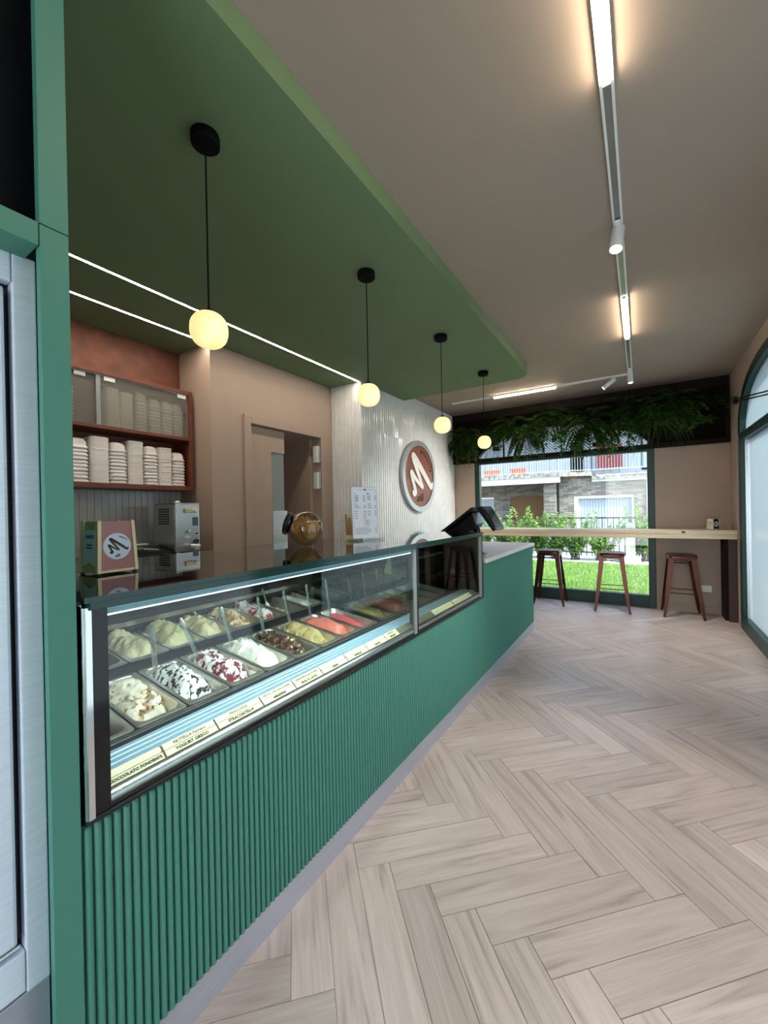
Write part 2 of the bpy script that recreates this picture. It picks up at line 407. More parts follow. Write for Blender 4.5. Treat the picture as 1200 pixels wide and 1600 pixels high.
# texts are made first, while the scene is small
LABELS = [(None, 'CIOCCOLATO FONDENTE'), ('NUTELLA Ferrero', 'YOGURT GRECO'), ('NOCCIOLA', 'STRACCIATELLA'), ('PISTACCHIO puro di Sicilia', 'AMARENA'),
          ('MANDORLA pura di Sicilia', 'FIOR DI LATTE'), (None, 'CREMA'), (None, 'VANIGLIA'), (None, 'LIMONE'), ('FRAGOLA', 'MELONE')]
LT = []
for a, b in LABELS:
    LT.append((text_mesh(a, 0.0105 if len(a) > 18 else 0.0125, 'print_faded', bold=0.0001) if a else None, text_mesh(b, 0.0102 if len(b) > 16 else 0.0122, 'print_dark', space=1.04, bold=0.0003)))
T_AFFI = text_mesh('affi', 0.17, 'copper_letter', ext=0.002, shear=0.35)
T_GEL = [text_mesh(c, 0.085, 'copper_letter', ext=0.002) for c in 'gelateria']
T_AFFI_S = text_mesh('affi', 0.013, 'print', shear=0.35)
T_GEL_S = text_mesh('gelateria', 0.0075, 'print', shear=0.2)
T_MAFFI = text_mesh('MAFFI', 0.017, 'print', shear=0.3)
T_MAFFI2 = text_mesh('Gelateria\nPasticceria', 0.0085, 'print')
MENU_T = {}
def herring_clip(poly, x0, x1, y0, y1):
    def clip(p, inside, inter):
        out = []
        for i in range(len(p)):
            a, b = p[i], p[(i+1) % len(p)]
            if inside(a):
                out.append(a)
                if not inside(b): out.append(inter(a, b))
            elif inside(b): out.append(inter(a, b))
        return out
    def ix(v): return lambda a, b: (v, a[1]+(b[1]-a[1])*(v-a[0])/(b[0]-a[0]))
    def iy(v): return lambda a, b: (a[0]+(b[0]-a[0])*(v-a[1])/(b[1]-a[1]), v)
    for ins, it in ((lambda p: p[0] >= x0, ix(x0)), (lambda p: p[0] <= x1, ix(x1)), (lambda p: p[1] >= y0, iy(y0)), (lambda p: p[1] <= y1, iy(y1))):
        if len(poly) < 3: return []
        poly = clip(poly, ins, it)
    return poly
def area(p): return abs(sum(p[i][0]*p[(i+1) % len(p)][1]-p[(i+1) % len(p)][0]*p[i][1] for i in range(len(p))))/2

# ------------------------------------------------------------------ key planes
XC = -1.04      # counter front
XR = 0.935      # right wall
YB = 6.50       # back wall
XT = -2.687     # tiled wall
YT = 3.763      # tiled return
XD = -3.13      # wall with the door
XN = -3.62      # niche back wall
YN = 2.15       # niche return
ZC = 2.965      # ceiling
ZS = 2.867      # green soffit underside
YF = -2.45      # glazed front behind the camera

# ------------------------------------------------------------------ floor
m = MB().box(-3.9, XR+0.05, YF-0.1, YB+0.02, -0.06, -0.004)
floor = structure(m.build('floor', 'grout'), 'pale oak herringbone plank floor of the shop')
Lp, Wp = 0.62, 0.1245
Wp = Lp/5
u = Vector((1, 1))/math.sqrt(2); v = Vector((-1, 1))/math.sqrt(2); O = Vector((-0.768, 1.241))
full = {}
def plank(c0, ang):
    # c0 = near corner, plank along ang
    ca, sa = math.cos(ang), math.sin(ang); g = 0.0007
    loc2 = [(g, g), (Lp-g, g), (Lp-g, Wp-g), (g, Wp-g)]
    wp = [(c0[0]+x*ca-y*sa, c0[1]+x*sa+y*ca) for x, y in loc2]
    cl = herring_clip(wp, -1.075 if min(p[1] for p in wp) < 4.70 else XT, XR-0.005, -1.3, YB)
    if len(cl) < 3 or area(cl) < 0.0008: return
    if len(cl) == 4 and abs(area(cl)-area(wp)) < 1e-6:
        if 'm' not in full: full['m'] = MB().prism(loc2, 'z', -0.006, 0).mesh('plank', 'oak_plank', bevel=0.0012, seg=1)
        me = full['m']
    else:
        lp = [((x-c0[0])*ca+(y-c0[1])*sa, -(x-c0[0])*sa+(y-c0[1])*ca) for x, y in cl]
        me = MB().prism(lp, 'z', -0.006, 0).mesh('plank', 'oak_plank')
    o = inst('plank', me, floor, (c0[0]-floor.location.x, c0[1]-floor.location.y, -floor.location.z), (0, 0, ang))
for k in range(-40, 60):
    for mm in range(-12, 12):
        a = O+u*(k*Wp+mm*Lp)+v*(-k*Wp+mm*Lp)
        if (-2 if a.y < 4.0 else -3.6) < a.x < 1.6 and -2.2 < a.y < 7.2:
            plank(a, PI/4)
        # V plank occupies u in [kW,(k+1)W], v in [L-kW, 2L-kW]; drawn along v from its near corner
        b = O+u*((k+1)*Wp+mm*Lp)+v*(Lp-k*Wp+mm*Lp)
        if (-2 if b.y < 4.0 else -3.6) < b.x < 1.8 and -2.2 < b.y < 7.2:
            plank(b, 3*PI/4)

# ------------------------------------------------------------------ ceiling and soffit
structure(MB().box(-3.95, XR+0.28, YF-0.2, YB+0.25, ZC, ZC+0.25).build('ceiling', 'ceiling_paint'), 'warm grey painted ceiling of the shop')
def soffit():
    y0, y1, x0, x1, r = YF, 4.76, -3.7, XC, 0.16
    p = [(x0, y0), (x1, y0)]
    for k in range(9):
        a = PI/2*k/8; p.append((x1-r+r*math.cos(a), y1-r+r*math.sin(a)))
    p += [(XT+0.001, y1), (XT+0.001, YT-0.001), (x0, YT-0.001)]
    return MB().prism(p, 'z', ZS, ZC-0.001).build('trim_1', 'green_soffit')
structure(soffit(), 'green lowered ceiling panel with a rounded corner above the counter')

# ------------------------------------------------------------------ walls
def wall_opening(axis, plane0, plane1, a0, a1, z1, ops, z0=0.0):
    """wall slab along axis ('x' or 'y') between plane0 (room face) and plane1; ops = list of (b0, b1, zb, curve(t)->ztop)"""
    M = MB()
    def P(a, z, d): return (a, d, z) if axis == 'x' else (d, a, z)
    cuts = sorted(ops, key=lambda o: o[0]); pos = a0
    def solid(s0, s1, za, zb):
        if s1-s0 < 1e-5 or zb-za < 1e-5: return
        if axis == 'x': M.box(s0, s1, min(plane0, plane1), max(plane0, plane1), za, zb)
        else: M.box(min(plane0, plane1), max(plane0, plane1), s0, s1, za, zb)
    for b0, b1, zb, cv in cuts:
        solid(pos, b0, z0, z1)
        solid(b0, b1, z0, zb)
        n = 28
        for i in range(n):
            s0 = b0+(b1-b0)*i/n; s1 = b0+(b1-b0)*(i+1)/n; c0, c1 = cv(s0), cv(s1)
            vs = [P(s0, c0, plane0), P(s1, c1, plane0), P(s1, z1, plane0), P(s0, z1, plane0), P(s0, c0, plane1), P(s1, c1, plane1), P(s1, z1, plane1), P(s0, z1, plane1)]
            M.add(vs, [(0, 1, 2, 3), (7, 6, 5, 4), (0, 4, 5, 1), (3, 2, 6, 7), (0, 3, 7, 4), (1, 5, 6, 2)])
        pos = b1
    solid(pos, a1, z0, z1)
    return M
def sup_arch(c, hw, zs, rise, p=2.5):
    return lambda t: zs+rise*max(0.0, 1-min(1, abs(t-c)/hw)**p)**(1/p)
AB = sup_arch(-1.09, 1.27, 2.12, 0.56, 2.0)
wb = wall_opening('x', YB, YB+0.25, -3.95, XR+0.28, ZC, [(-2.34, 0.16, 0.0, AB)])
wall_back = structure(wb.build('wall_back', 'taupe_wall'), 'taupe back wall with an arched garden window')
AR = sup_arch(4.6, 1.34, 2.15, 0.64)
AR2 = sup_arch(1.3, 1.34, 2.15, 0.64)
wr = wall_opening('y', XR, XR+0.25, YF-0.2, YB, ZC, [(0.0, 2.6, 0.0, AR2), (3.26, 5.94, 0.0, AR)])
wall_right = structure(wr.build('wall_right', 'taupe_wall'), 'taupe side wall with dark green arched windows')
# glazed front behind the camera
wf = wall_opening('x', YF, YF-0.2, -3.95, XR+0.28, ZC, [(-1.0, 0.85, 0.0, lambda t: 2.45)])
structure(wf.build('wall_front', 'taupe_wall'), 'taupe front wall with the glazed shop entrance')
# left: niche, door wall, tiled wall
structure(MB().box(XN-0.2, XN, YF, YN+0.2, 0, ZC).build('wall_niche', 'taupe_wall'), 'wall behind the shelf cabinet')
structure(MB().box(XN, XD, YN, YN+0.2, 0, ZC).build('wall_niche_return', 'taupe_wall'), 'short taupe wall beside the shelf cabinet')
DY0, DY1, DZ = 2.55, 3.56, 2.25
wd = wall_opening('y', XD, XD-0.14, YN+0.2, YT+0.2, ZC, [(DY0, DY1, 0.0, lambda t: DZ)])
structure(wd.build('wall_door', 'taupe_wall'), 'taupe wall with the open storeroom door')
wt = structure(MB().box(XD-0.14, XT-0.012, YT+0.012, YB, 0, ZC).build('wall_tiled', 'grout'), 'wall clad in narrow white upright glazed tiles')
def tiles_y(M, x, y0, y1, z0, z1, tw, th, zoff, sign=1):
    n = int((y1-y0)/tw+0.999)
    for i in range(n):
        a = y0+i*tw; b = min(a+tw-0.003, y1)
        if b-a < 0.03: continue
        z = zoff
        while z < z1:
            c0, c1 = max(z, z0), min(z+th-0.0009, z1)
            if c1-c0 > 0.01:
                d = random.uniform(-0.0008, 0.0012)
                e = random.uniform(-0.0011, 0.0011)
                X0 = x-0.012; prf = [(a, -0.007), (a+0.004, -0.002), (a+0.012, 0.0005+e), ((a+b)/2, 0.001+d), (b-0.012, 0.0005-e), (b-0.004, -0.002), (b, -0.007)]
                M.prism([(X0, a)]+[(x+o_, y__) for y__, o_ in prf]+[(X0, b)], 'z', c0, c1)
            z += th
T = MB(); tiles_y(T, XT, YT, YB-0.002, 0.9, ZC, 0.0505, 0.30, 0.84)
# return tiles (facing the camera)
xx = XT
while xx > XD+0.004:
    a = max(xx-0.0483, XD); z = 0.84
    while z < ZS:
        e = random.uniform(-0.001, 0.001); z1 = min(z+0.2990, ZS)
        q_ = [(a, -0.007), (a+0.004, -0.002), (a+0.012, 0.0+e), ((a+xx)/2, 0.001), (xx-0.012, 0.0-e), (xx-0.004, -0.002), (xx, -0.007)]
        if xx-a > 0.03: T.prism([(a, YT+0.012)]+[(x_, YT-o_) for x_, o_ in q_]+[(xx, YT+0.012)], 'z', z, z1)
        z += 0.30
    xx -= 0.0505
tag(T.build('tile', 'white_tile', wt), 'narrow white glazed wall tiles', kind='stuff')
# baseboards
structure(MB().box(0.165, XR, YB-0.015, YB, 0, 0.09).build('baseboard_back', 'taupe_wall', bevel=0.003), 'taupe baseboard under the bar on the back wall')
# storeroom behind the door
structure(MB().box(-5.6, -5.5, 2.16, 5.2, 0, 2.8).box(-5.5, XD-0.14, 5.1, 5.2, 0, 2.8).box(-5.5, XD-0.15, 2.16, 2.34, 0, 2.8).build('wall_storeroom', 'taupe_wall'), 'taupe walls of the storeroom seen through the door')
structure(MB().box(-5.5, XD-0.15, 2.36, 5.1, 2.66, 2.72).build('ceiling_storeroom', 'render_white'), 'pale ceiling of the storeroom')
tag(MB().box(-4.9, -3.9, 3.9, 4.1, 2.62, 2.659).build('storeroom_fill_lamp', 'storeroom_fill'), 'unseen ceiling lamp added to light the storeroom', 'lamp')  # glowing panel out of view, added to lift the dark storeroom

# door_1
d1 = structure(thing('door_1', None, None, (XD, 3.05, 0)), 'taupe storeroom double door standing half open')
F = MB(); fw_ = 0.065
F.box(XD-0.14, XD+0.022, DY0-fw_, DY0+0.012, 0, DZ+fw_).box(XD-0.14, XD+0.022, DY1-0.012, DY1+fw_, 0, DZ+fw_).box(XD-0.14, XD+0.022, DY0+0.012, DY1-0.012, DZ-0.012, DZ+fw_)
F.build('door_frame', 'taupe_wall', d1, bevel=0.004)
lf = MB().box(XD-0.075, XD-0.035, DY0+0.02, 2.85, 0.02, DZ-0.02).box(XD-0.075, XD-0.035, 2.85, 3.03, 2.0, DZ-0.02).box(XD-0.075, XD-0.035, 2.85, 3.03, 0.02, 0.95).build('leaf', 'taupe_wall', d1)
MB().box(XD-0.06, XD-0.05, 2.852, 3.03, 1.40, 2.0).build('pane', 'pane_grey', lf)
MB().box(XD-0.07, XD-0.03, 2.852, 3.05, 0.95, 1.40).build('push_plate', 'steel', lf, bevel=0.003)
# right leaf folded into the storeroom
MB().box(XD-0.60, XD-0.11, DY1-0.06, DY1-0.02, 0.02, DZ-0.02).build('leaf', 'taupe_wall', d1)
for zz in (2.05, 1.75):
    h = MB().box(XD-0.05, XD+0.012, DY1-0.075, DY1-0.045, zz-0.10, zz+0.09).build('hinge', 'white', d1, bevel=0.004)
    K = MB()
    for i in range(4): K.lathe([(0.012, -0.02), (0.012, 0.02)], 10, (XD+0.012, DY1-0.038, zz-0.075+i*0.048), cap=True)
    K.build('hinge_knuckle', 'steel', h)
for zz in (2.1, 1.86):
    MB().lathe([(0.009, -0.08), (0.009, 0.08)], 10, (XD-0.02, DY0+0.017, zz), cap=True).build('hinge', 'steel', d1)

# ------------------------------------------------------------------ back window (window_1)
w1 = structure(thing('window_1', None, None, (-1.09, YB+0.08, 0)), 'large dark green framed window on to the garden')
fy0, fy1 = YB+0.02, YB+0.12
MB().box(0.075, 0.16, fy0, fy1, 0, 2.235).build('window_jamb', 'dark_green', w1, bevel=0.004)
MB().box(-2.34, -2.262, fy0, fy1, 0, 2.235).build('window_jamb', 'dark_green', w1, bevel=0.004)
MB().box(-2.262, 0.075, fy0, fy1, 0, 0.165).build('bottom_rail', 'dark_green', w1, bevel=0.004)
MB().box(-2.262, 0.075, fy0, fy1, 2.12, 2.19).build('transom', 'dark_green', w1, bevel=0.004)
A = MB(); n = 28
for i in range(n):
    a = -2.34+2.5*i/n; b = -2.34+2.5*(i+1)/n
    za, zb = AB(a), AB(b)
    A.add([(a, fy0, za-0.07), (b, fy0, zb-0.07), (b, fy0, zb), (a, fy0, za), (a, fy1, za-0.07), (b, fy1, zb-0.07), (b, fy1, zb), (a, fy1, za)], [(0,1,2,3),(7,6,5,4),(0,4,5,1),(3,2,6,7),(0,3,7,4),(1,5,6,2)])
A.build('arch_rail', 'dark_green', w1)
MB().box(-2.262, 0.075, YB+0.065, YB+0.071, 0.165, 2.12).build('pane', 'window_glass', w1)
A = MB(); A.prism([(-2.26, 2.188)]+[(-2.26+2.33*i/n, AB(-2.26+2.33*i/n)-0.068) for i in range(n+1)]+[(0.07, 2.188)], 'y', YB+0.065, YB+0.071)
A.build('pane', 'window_glass', w1)
MB().box(-2.26, 0.07, YB-0.0, YB+0.02, 0, 0.02).build('threshold', 'dark_green', w1)

# ------------------------------------------------------------------ right arched window (window_2), and the one beside the camera (window_3)
def arch_window(name, c, curve, label, rods=False):
    W = structure(thing(name, None, None, (XR+0.1, c, 0)), label)
    y0, y1 = c-1.34, c+1.34; hw = 0.14
    x0, x1 = XR-0.012, XR+0.09
    MB().box(x0, x1, y1-hw, y1, 0, 2.10).build('window_jamb', 'dark_green', W, bevel=0.005)
    MB().box(x0, x1, y0, y0+hw, 0, 2.10).build('window_jamb', 'dark_green', W, bevel=0.005)
    MB().box(x0, x1, y0+hw, y1-hw, 0, 0.14).build('bottom_rail', 'dark_green', W, bevel=0.005)
    MB().box(x0+0.004, x1, y0, y1, 2.075, 2.16).build('transom', 'dark_green', W, bevel=0.005)
    A = MB(); n = 36
    inner = sup_arch(c, 1.34-0.10, 2.15, 0.64-0.09)
    for i in range(n):
        t0 = -1+2*i/n; t1 = -1+2*(i+1)/n
        s = lambda t: math.sin(t*PI/2)
        oa, ob = c+1.34*s(t0), c+1.34*s(t1); ia, ib = c+1.24*s(t0), c+1.24*s(t1)
        pts = [(oa, curve(oa)), (ob, curve(ob)), (ib, inner(ib)), (ia, inner(ia))]
        vs = [(x0, *p) for p in pts]+[(x1, *p) for p in pts]
        A.add(vs, [(0,1,2,3),(7,6,5,4),(0,4,5,1),(1,5,6,2),(2,6,7,3),(3,7,4,0)])
    A.build('arch_rail', 'dark_green', W)
    MB().box(XR+0.04, XR+0.046, y0+hw, y1-hw, 0.14, 2.075).build('pane', 'film_glass', W)
    A = MB(); A.prism([(c-1.235, 2.158)]+[(c-1.235+2.47*i/n, max(2.1585, inner(c-1.235+2.47*i/n)+0.004)) for i in range(n+1)]+[(c+1.235, 2.158)], 'x', XR+0.040, XR+0.046)
    A.build('pane', 'film_glass', W)
    MB().box(XR+0.02, XR+0.04, y1-hw-0.022, y1-hw, 0.14, 2.075).build('glazing_bead', 'steel', W)
    if rods:
        for dz in (0.0, 0.028):
            MB().tube([(XR-0.035, 5.985, 2.535+dz), (XR-0.035, 4.4, 2.262+dz)], 0.007, 8).build('stay_rod', 'black', W)
        MB().box(XR-0.045, XR-0.001, 5.96, 5.985, 2.51, 2.59).build('rod_bracket', 'black', W, bevel=0.004)
    return W
arch_window('window_2', 4.6, AR, 'dark green arched side window next to the wooden bar', True)
arch_window('window_3', 1.3, AR2, 'dark green arched side window beside the camera')
w4 = structure(thing('window_4', None, None, (-0.07, YF-0.1, 0)), 'glazed entrance front behind the camera')
MB().box(-1.0, -0.92, YF-0.12, YF-0.04, 0, 2.45).box(0.77, 0.85, YF-0.12, YF-0.04, 0, 2.45).box(-0.92, 0.77, YF-0.12, YF-0.04, 2.37, 2.45).box(-0.92, 0.77, YF-0.12, YF-0.04, 0, 0.1).build('window_frame', 'dark_green', w4)
MB().box(-0.92, 0.77, YF-0.083, YF-0.077, 0.1, 2.37).build('pane', 'clear_glass', w4)

# ------------------------------------------------------------------ green enclosure with the steel fridge (left edge)
enc = structure(thing('trim_2', None, None, (-1.4, 0.0, 0)), 'green panel surround around the steel fridge')
MB().box(-1.062, XC, 0.327, 0.378, 0, 1.988).build('post', 'green_panel', enc, bevel=0.0015)
MB().box(-1.86, -1.0625, 0.350, 0.3775, 0, 1.988).build('side_panel', 'green_panel', enc)
MB().box(-1.062, XC, 0.327, 0.378, 1.9905, ZS-0.0005).build('post', 'green_panel', enc, bevel=0.0015)
MB().box(-1.86, -1.0625, 0.350, 0.3775, 1.9905, ZS-0.0005).build('side_panel', 'green_panel', enc)
MB().box(-1.16, XC, -0.75, 0.3255, 1.942, 1.990).build('beam', 'green_panel', enc, bevel=0.0015)
MB().box(-1.86, XC, -0.80, -0.75, 0, ZS).build('post', 'green_panel', enc, bevel=0.0015)
MB().box(-1.15, -1.10, -0.75, 0.3495, 1.9905, ZS-0.0005).build('dark_niche_sheet', 'black_matte', enc)  # black sheet standing in for the shade of the niche above the fridge
MB().box(-1.86, -1.19, -0.75, 0.3255, 1.962, 1.988).build('shelf_board', 'black_matte', enc)

fr = thing('upright_freezer', 'tall brushed steel freezer set in the green surround', 'freezer', (-1.5, -0.2, 0))
fx = -1.12
MB().box(-1.85, fx-0.03, -0.73, 0.335, 0.36, 1.93).build('body', 'black_gloss', fr)
def fbox(n, y0, y1, z0, z1, m='steel_brushed', d=0.03, b=0.003): return MB().box(fx-d, fx, y0, y1, z0, z1).build(n, m, fr, bevel=b)
fbox('frame_stile', 0.3035, 0.344, 0.366, 1.946)
fbox('frame_rail', -0.72, 0.3025, 1.882, 1.944)
fbox('frame_rail', -0.72, 0.3025, 0.372, 0.458)
fbox('frame_stile', -0.735, -0.722, 0.366, 1.946)
dr = MB().box(fx-0.028, fx-0.002, -0.70, 0.291, 0.478, 1.868).build('door', 'steel_brushed', fr, bevel=0.006)
MB().box(fx-0.012, fx-0.008, -0.70, 0.296, 0.466, 0.470).build('gasket', 'white_plastic', fr)
MB().box(fx, fx+0.03, -0.66, -0.63, 0.9, 1.3).build('handle', 'black', dr, bevel=0.006)
pl = MB().box(-1.83, fx-0.004, -0.735, 0.344, 0.0, 0.364).build('plinth', 'kick_steel', fr, bevel=0.002)
G = MB().box(fx-0.010, fx-0.001, -0.6, 0.272, 0.05, 0.318); G.build('vent_recess', 'black', pl)
for i in range(6):
    MB().box(fx-0.008, fx+0.002, -0.6, 0.258, 0.06+i*0.042, 0.084+i*0.042).build('vent_slat', 'steel', pl)

# ------------------------------------------------------------------ counter
ct = thing('service_counter', 'long green counter with a fluted front and steel kick plate', 'counter', (-1.4, 2.5, 0))
Y0, Y1, YM = 0.38, 4.76, 3.07
MB().box(XC-0.034, XC-0.012, Y0, YM, 0.10, 0.694).build('front_panel', 'green_panel', ct)
MB().box(-1.70, XC-0.012, YM, Y1-0.004, 0.10, 0.955).build('front_panel', 'green_panel', ct)
MB().box(-1.70, XC-0.008, Y1-0.004, Y1+0.012, 0.10, 0.955).build('end_panel', 'green_panel', ct)
def rib_mesh(z0, z1, nm):
    M = MB(); r = 0.0088; n = 6; loops = []
    def lp(z, k=1.0, sh=0): return [(XC-0.012+sh+math.sin(PI*i/n)*0.012*k, math.cos(PI*i/n)*r*(0.6+0.4*k), z) for i in range(n+1)]
    M.loft([lp(z0), lp(z1-0.006), lp(z1, 0.45)])
    return M.mesh(nm, 'green_panel', smooth=True)
ra = rib_mesh(0.10, 0.692, 'rib'); rb = rib_mesh(0.10, 0.954, 'rib')
ny = int((Y1-Y0)/0.02)
for i in range(ny):
    y = Y0+0.012+i*0.02
    if y > Y1-0.01: break
    inst('rib', ra if y < YM+0.02 else rb, ct, (-ct.location.x, y-ct.location.y, 0))
kp = MB().box(XC-0.03, XC-0.006, Y0, 3.40, 0.0, 0.099).build('kick_plate', 'kick_steel', ct)
MB().box(-1.62, XC-0.006, 3.402, Y1+0.006, 0.0, 0.099).build('kick_plate', 'kick_steel', ct)
# till counter top
tt = thing('till_worktop', 'pale stone worktop with a light edge at the till end of the counter', 'worktop', (-1.4, 3.9, 0.955))
MB().box(-1.74, XC-0.004, YM, Y1+0.016, 0.956, 0.986).build('slab', 'stone_top', tt, bevel=0.002)
MB().box(XC-0.0035, XC+0.012, YM+0.03, Y1+0.016, 0.955, 0.9865).build('edge_strip', 'white', tt, bevel=0.002)
# ------------------------------------------------------------------ gelato case
gc = thing('gelato_display_case', 'long glass gelato display case set into the green counter', 'display case', (-1.5, 1.7, 0.70))
CY0, CY1, CYM = 0.385, 3.035, 1.95
# structure under and behind
MB().box(-2.06, -1.22, CY0+0.01, CY1-0.01, 0.60, 0.645).build('well_floor', 'dark_grey', gc)
MB().box(-2.06, -1.16, CY0+0.01, CY1-0.01, 0.10, 0.60).build('rear_body', 'dark_grey', gc)
MB().prism([(-2.06, 0.60), (-2.02, 0.60), (-1.835, 1.165), (-1.875, 1.165)], 'y', CY0+0.01, CY1-0.01).build('rear_panel', 'dark_grey', gc)
for i, (a, b) in enumerate(((0.40, 0.47), (0.52, 0.56), (0.60, 0.68), (0.72, 0.76), (0.82, 0.9), (0.93, 0.97))):
    q0 = Vector((-2.02, 0.60)).lerp(Vector((-1.835, 1.165)), a); q1 = Vector((-2.02, 0.60)).lerp(Vector((-1.835, 1.165)), b)
    MB().prism([(q0.x, q0.y), (q0.x+0.012, q0.y), (q1.x+0.012, q1.y), (q1.x, q1.y)], 'y', CY0+0.03, CYM-0.02).build('rear_rail', 'black' if i % 2 == 0 else 'steel', gc)
# front bottom sill: black seal, tubular bumper, price rail, grooved ledge
MB().box(-1.06, XC+0.004, CY0, CY1, 0.697, 0.708).build('sill', 'black', gc, bevel=0.002)
bp = []
for k in range(9):
    a = -PI/2+PI*k/8; bp.append((XC-0.022+0.018*math.cos(a), 0.7235+0.0155*math.sin(a)))
bp += [(-1.085, 0.739), (-1.085, 0.708)]
MB().prism(bp, 'y', CY0+0.03, CY1-0.03).build('bumper_profile', 'steel', gc, smooth=True)
LA = Vector((-1.062, 0.7405)); LB = Vector((-1.094, 0.7660))      # price rail slope, front-bottom to back-top
MB().prism([(LA.x, LA.y-0.004), (LB.x, LB.y-0.004), (LB.x-0.004, 0.70), (LA.x-0.004, 0.70)], 'y', 0.43, CY1-0.07).build('price_rail', 'label_back', gc)
# grooved aluminium ledge
LX = [-1.098, -1.124, -1.148, -1.171, -1.194]
for i in range(4):
    MB().prism([(LX[i], 0.72), (LX[i], 0.758), (LX[i]-0.003, 0.7605), (LX[i+1]+0.004, 0.7605), (LX[i+1]+0.0015, 0.758), (LX[i+1]+0.0015, 0.72)], 'y', 0.43, CY1-0.06).build('ledge_strip', 'alu', gc)
MB().prism([(-1.196, 0.70), (-1.196, 0.770), (-1.202, 0.773), (-1.240, 0.760), (-1.240, 0.70)], 'y', 0.43, CY1-0.06).build('front_rail', 'dark_grey', gc, bevel=0.002)
MB().box(-1.254, -1.2415, 0.43, CY1-0.06, 0.66, 0.748).build('pan_rail', 'black', gc)
# middle rail between the two rows of pans
MB().prism([(-1.604, 0.66), (-1.604, 0.797), (-1.612, 0.804), (-1.636, 0.819), (-1.644, 0.817), (-1.644, 0.66)], 'y', 0.43, CY1-0.06).build('middle_rail', 'dark_grey', gc)
MB().prism([(-1.976, 0.72), (-1.976, 0.860), (-1.992, 0.866), (-1.992, 0.72)], 'y', 0.43, CYM-0.02).build('back_rail', 'black', gc)
# glazing
MB().box(XC-0.008, XC-0.002, 0.437, CYM-0.03, 0.709, 1.164).build('front_pane', 'case_glass', gc)
MB().box(XC-0.008, XC-0.002, CYM+0.012, CY1-0.05, 0.709, 1.164).build('front_pane', 'case_glass', gc)
MB().box(XC-0.009, XC, 0.408, 0.438, 0.709, 1.170).build('printed_border', 'black_gloss', gc)
MB().box(XC-0.009, XC, CYM-0.030, CYM-0.001, 0.709, 1.170).build('edge_trim', 'grey', gc)
MB().box(XC-0.05, XC+0.001, CYM, CYM+0.016, 0.706, 1.186).build('mullion', 'black', gc, bevel=0.003)
MB().box(XC-0.009, XC, CY1-0.07, CY1-0.022, 0.709, 1.170).build('edge_trim', 'grey', gc)
MB().box(XC-0.05, XC+0.003, CY1-0.022, CY1, 0.70, 1.198).build('end_post', 'black', gc, bevel=0.003)
MB().box(-1.86, XC-0.05, CY1-0.016, CY1-0.006, 0.70, 1.17).build('side_pane', 'black_gloss', gc)
MB().prism([(x, y) for x, y in [(XC, CY0+0.001), (XC+0.008, CY0+0.006), (XC+0.008, CY0+0.018), (XC, CY0+0.023), (XC-0.02, CY0+0.012)]], 'z', 0.709, 1.178).build('chrome_corner', 'chrome', gc, smooth=True)
MB().box(-1.84, XC-0.02, CY0, CY0+0.008, 0.70, 1.178).build('side_pane', 'black_gloss', gc)
# top panes, front edge, light
MB().box(-1.81, XC+0.012, CY0+0.002, CYM-0.004, 1.190, 1.202).build('top_pane', 'top_glass', gc)
MB().box(-1.81, XC+0.012, CYM-0.001, CY1-0.004, 1.190, 1.202).build('top_pane', 'top_glass', gc)
MB().box(XC-0.03, XC+0.0135, CY0+0.012, CYM-0.006, 1.172, 1.1895).build('top_edge', 'glass_edge', gc, bevel=0.002)
MB().box(XC-0.03, XC+0.0135, CYM+0.0, CY1-0.024, 1.172, 1.1895).build('top_edge', 'glass_edge', gc, bevel=0.002)
MB().box(-1.86, -1.80, CY0+0.01, CY1-0.01, 1.165, 1.189).build('rear_top_rail', 'black', gc)
MB().box(-1.792, XC-0.05, CY0+0.03, CYM-0.02, 1.178, 1.1895).build('top_liner', 'worktop_dark', gc)
MB().box(-1.792, XC-0.05, CYM+0.02, CY1-0.03, 1.178, 1.1895).build('top_liner', 'worktop_dark', gc)
lt = MB().box(XC-0.046, XC-0.012, 0.44, CYM-0.02, 1.152, 1.1715).build('light_housing', 'alu', gc, bevel=0.002)
MB().box(XC-0.044, XC-0.018, 0.445, CYM-0.03, 1.148, 1.1515).build('light_tube', 'led_case', lt)
# lamp light of the case tube
ld = bpy.data.lights.new('case_lamp', 'AREA'); ld.shape = 'RECTANGLE'; ld.size = 0.03; ld.size_y = 1.45; ld.energy = 4.2; ld.color = (0.93, 0.97, 1.0)
lo = bpy.data.objects.new('case_lamp', ld); COL.objects.link(lo); lo.location = (-1.10, 1.19, 1.140); lo.rotation_euler = (0, math.radians(38), 0)
MB().box(-1.78, XC-0.06, CYM-0.012, CYM-0.006, 0.80, 1.165).build('divider_pane', 'divider_glass', gc)
MB().box(XC+0.0121, XC+0.0150, CY0+0.002, CYM-0.004, 1.1897, 1.2018).build('pane_edge', 'glass_edge', gc)
MB().box(XC+0.0121, XC+0.0150, CYM-0.001, CY1-0.004, 1.1897, 1.2018).build('pane_edge', 'glass_edge', gc)
# dark pastry end: inner back and tray runners
MB().box(-1.80, -1.62, CYM+0.6, CY1-0.03, 1.06, 1.16).build('upper_tray', 'black', gc, bevel=0.004)
MB().box(-1.80, -1.35, CYM+0.62, CY1-0.03, 1.03, 1.045).build('upper_shelf', 'worktop_dark', gc)

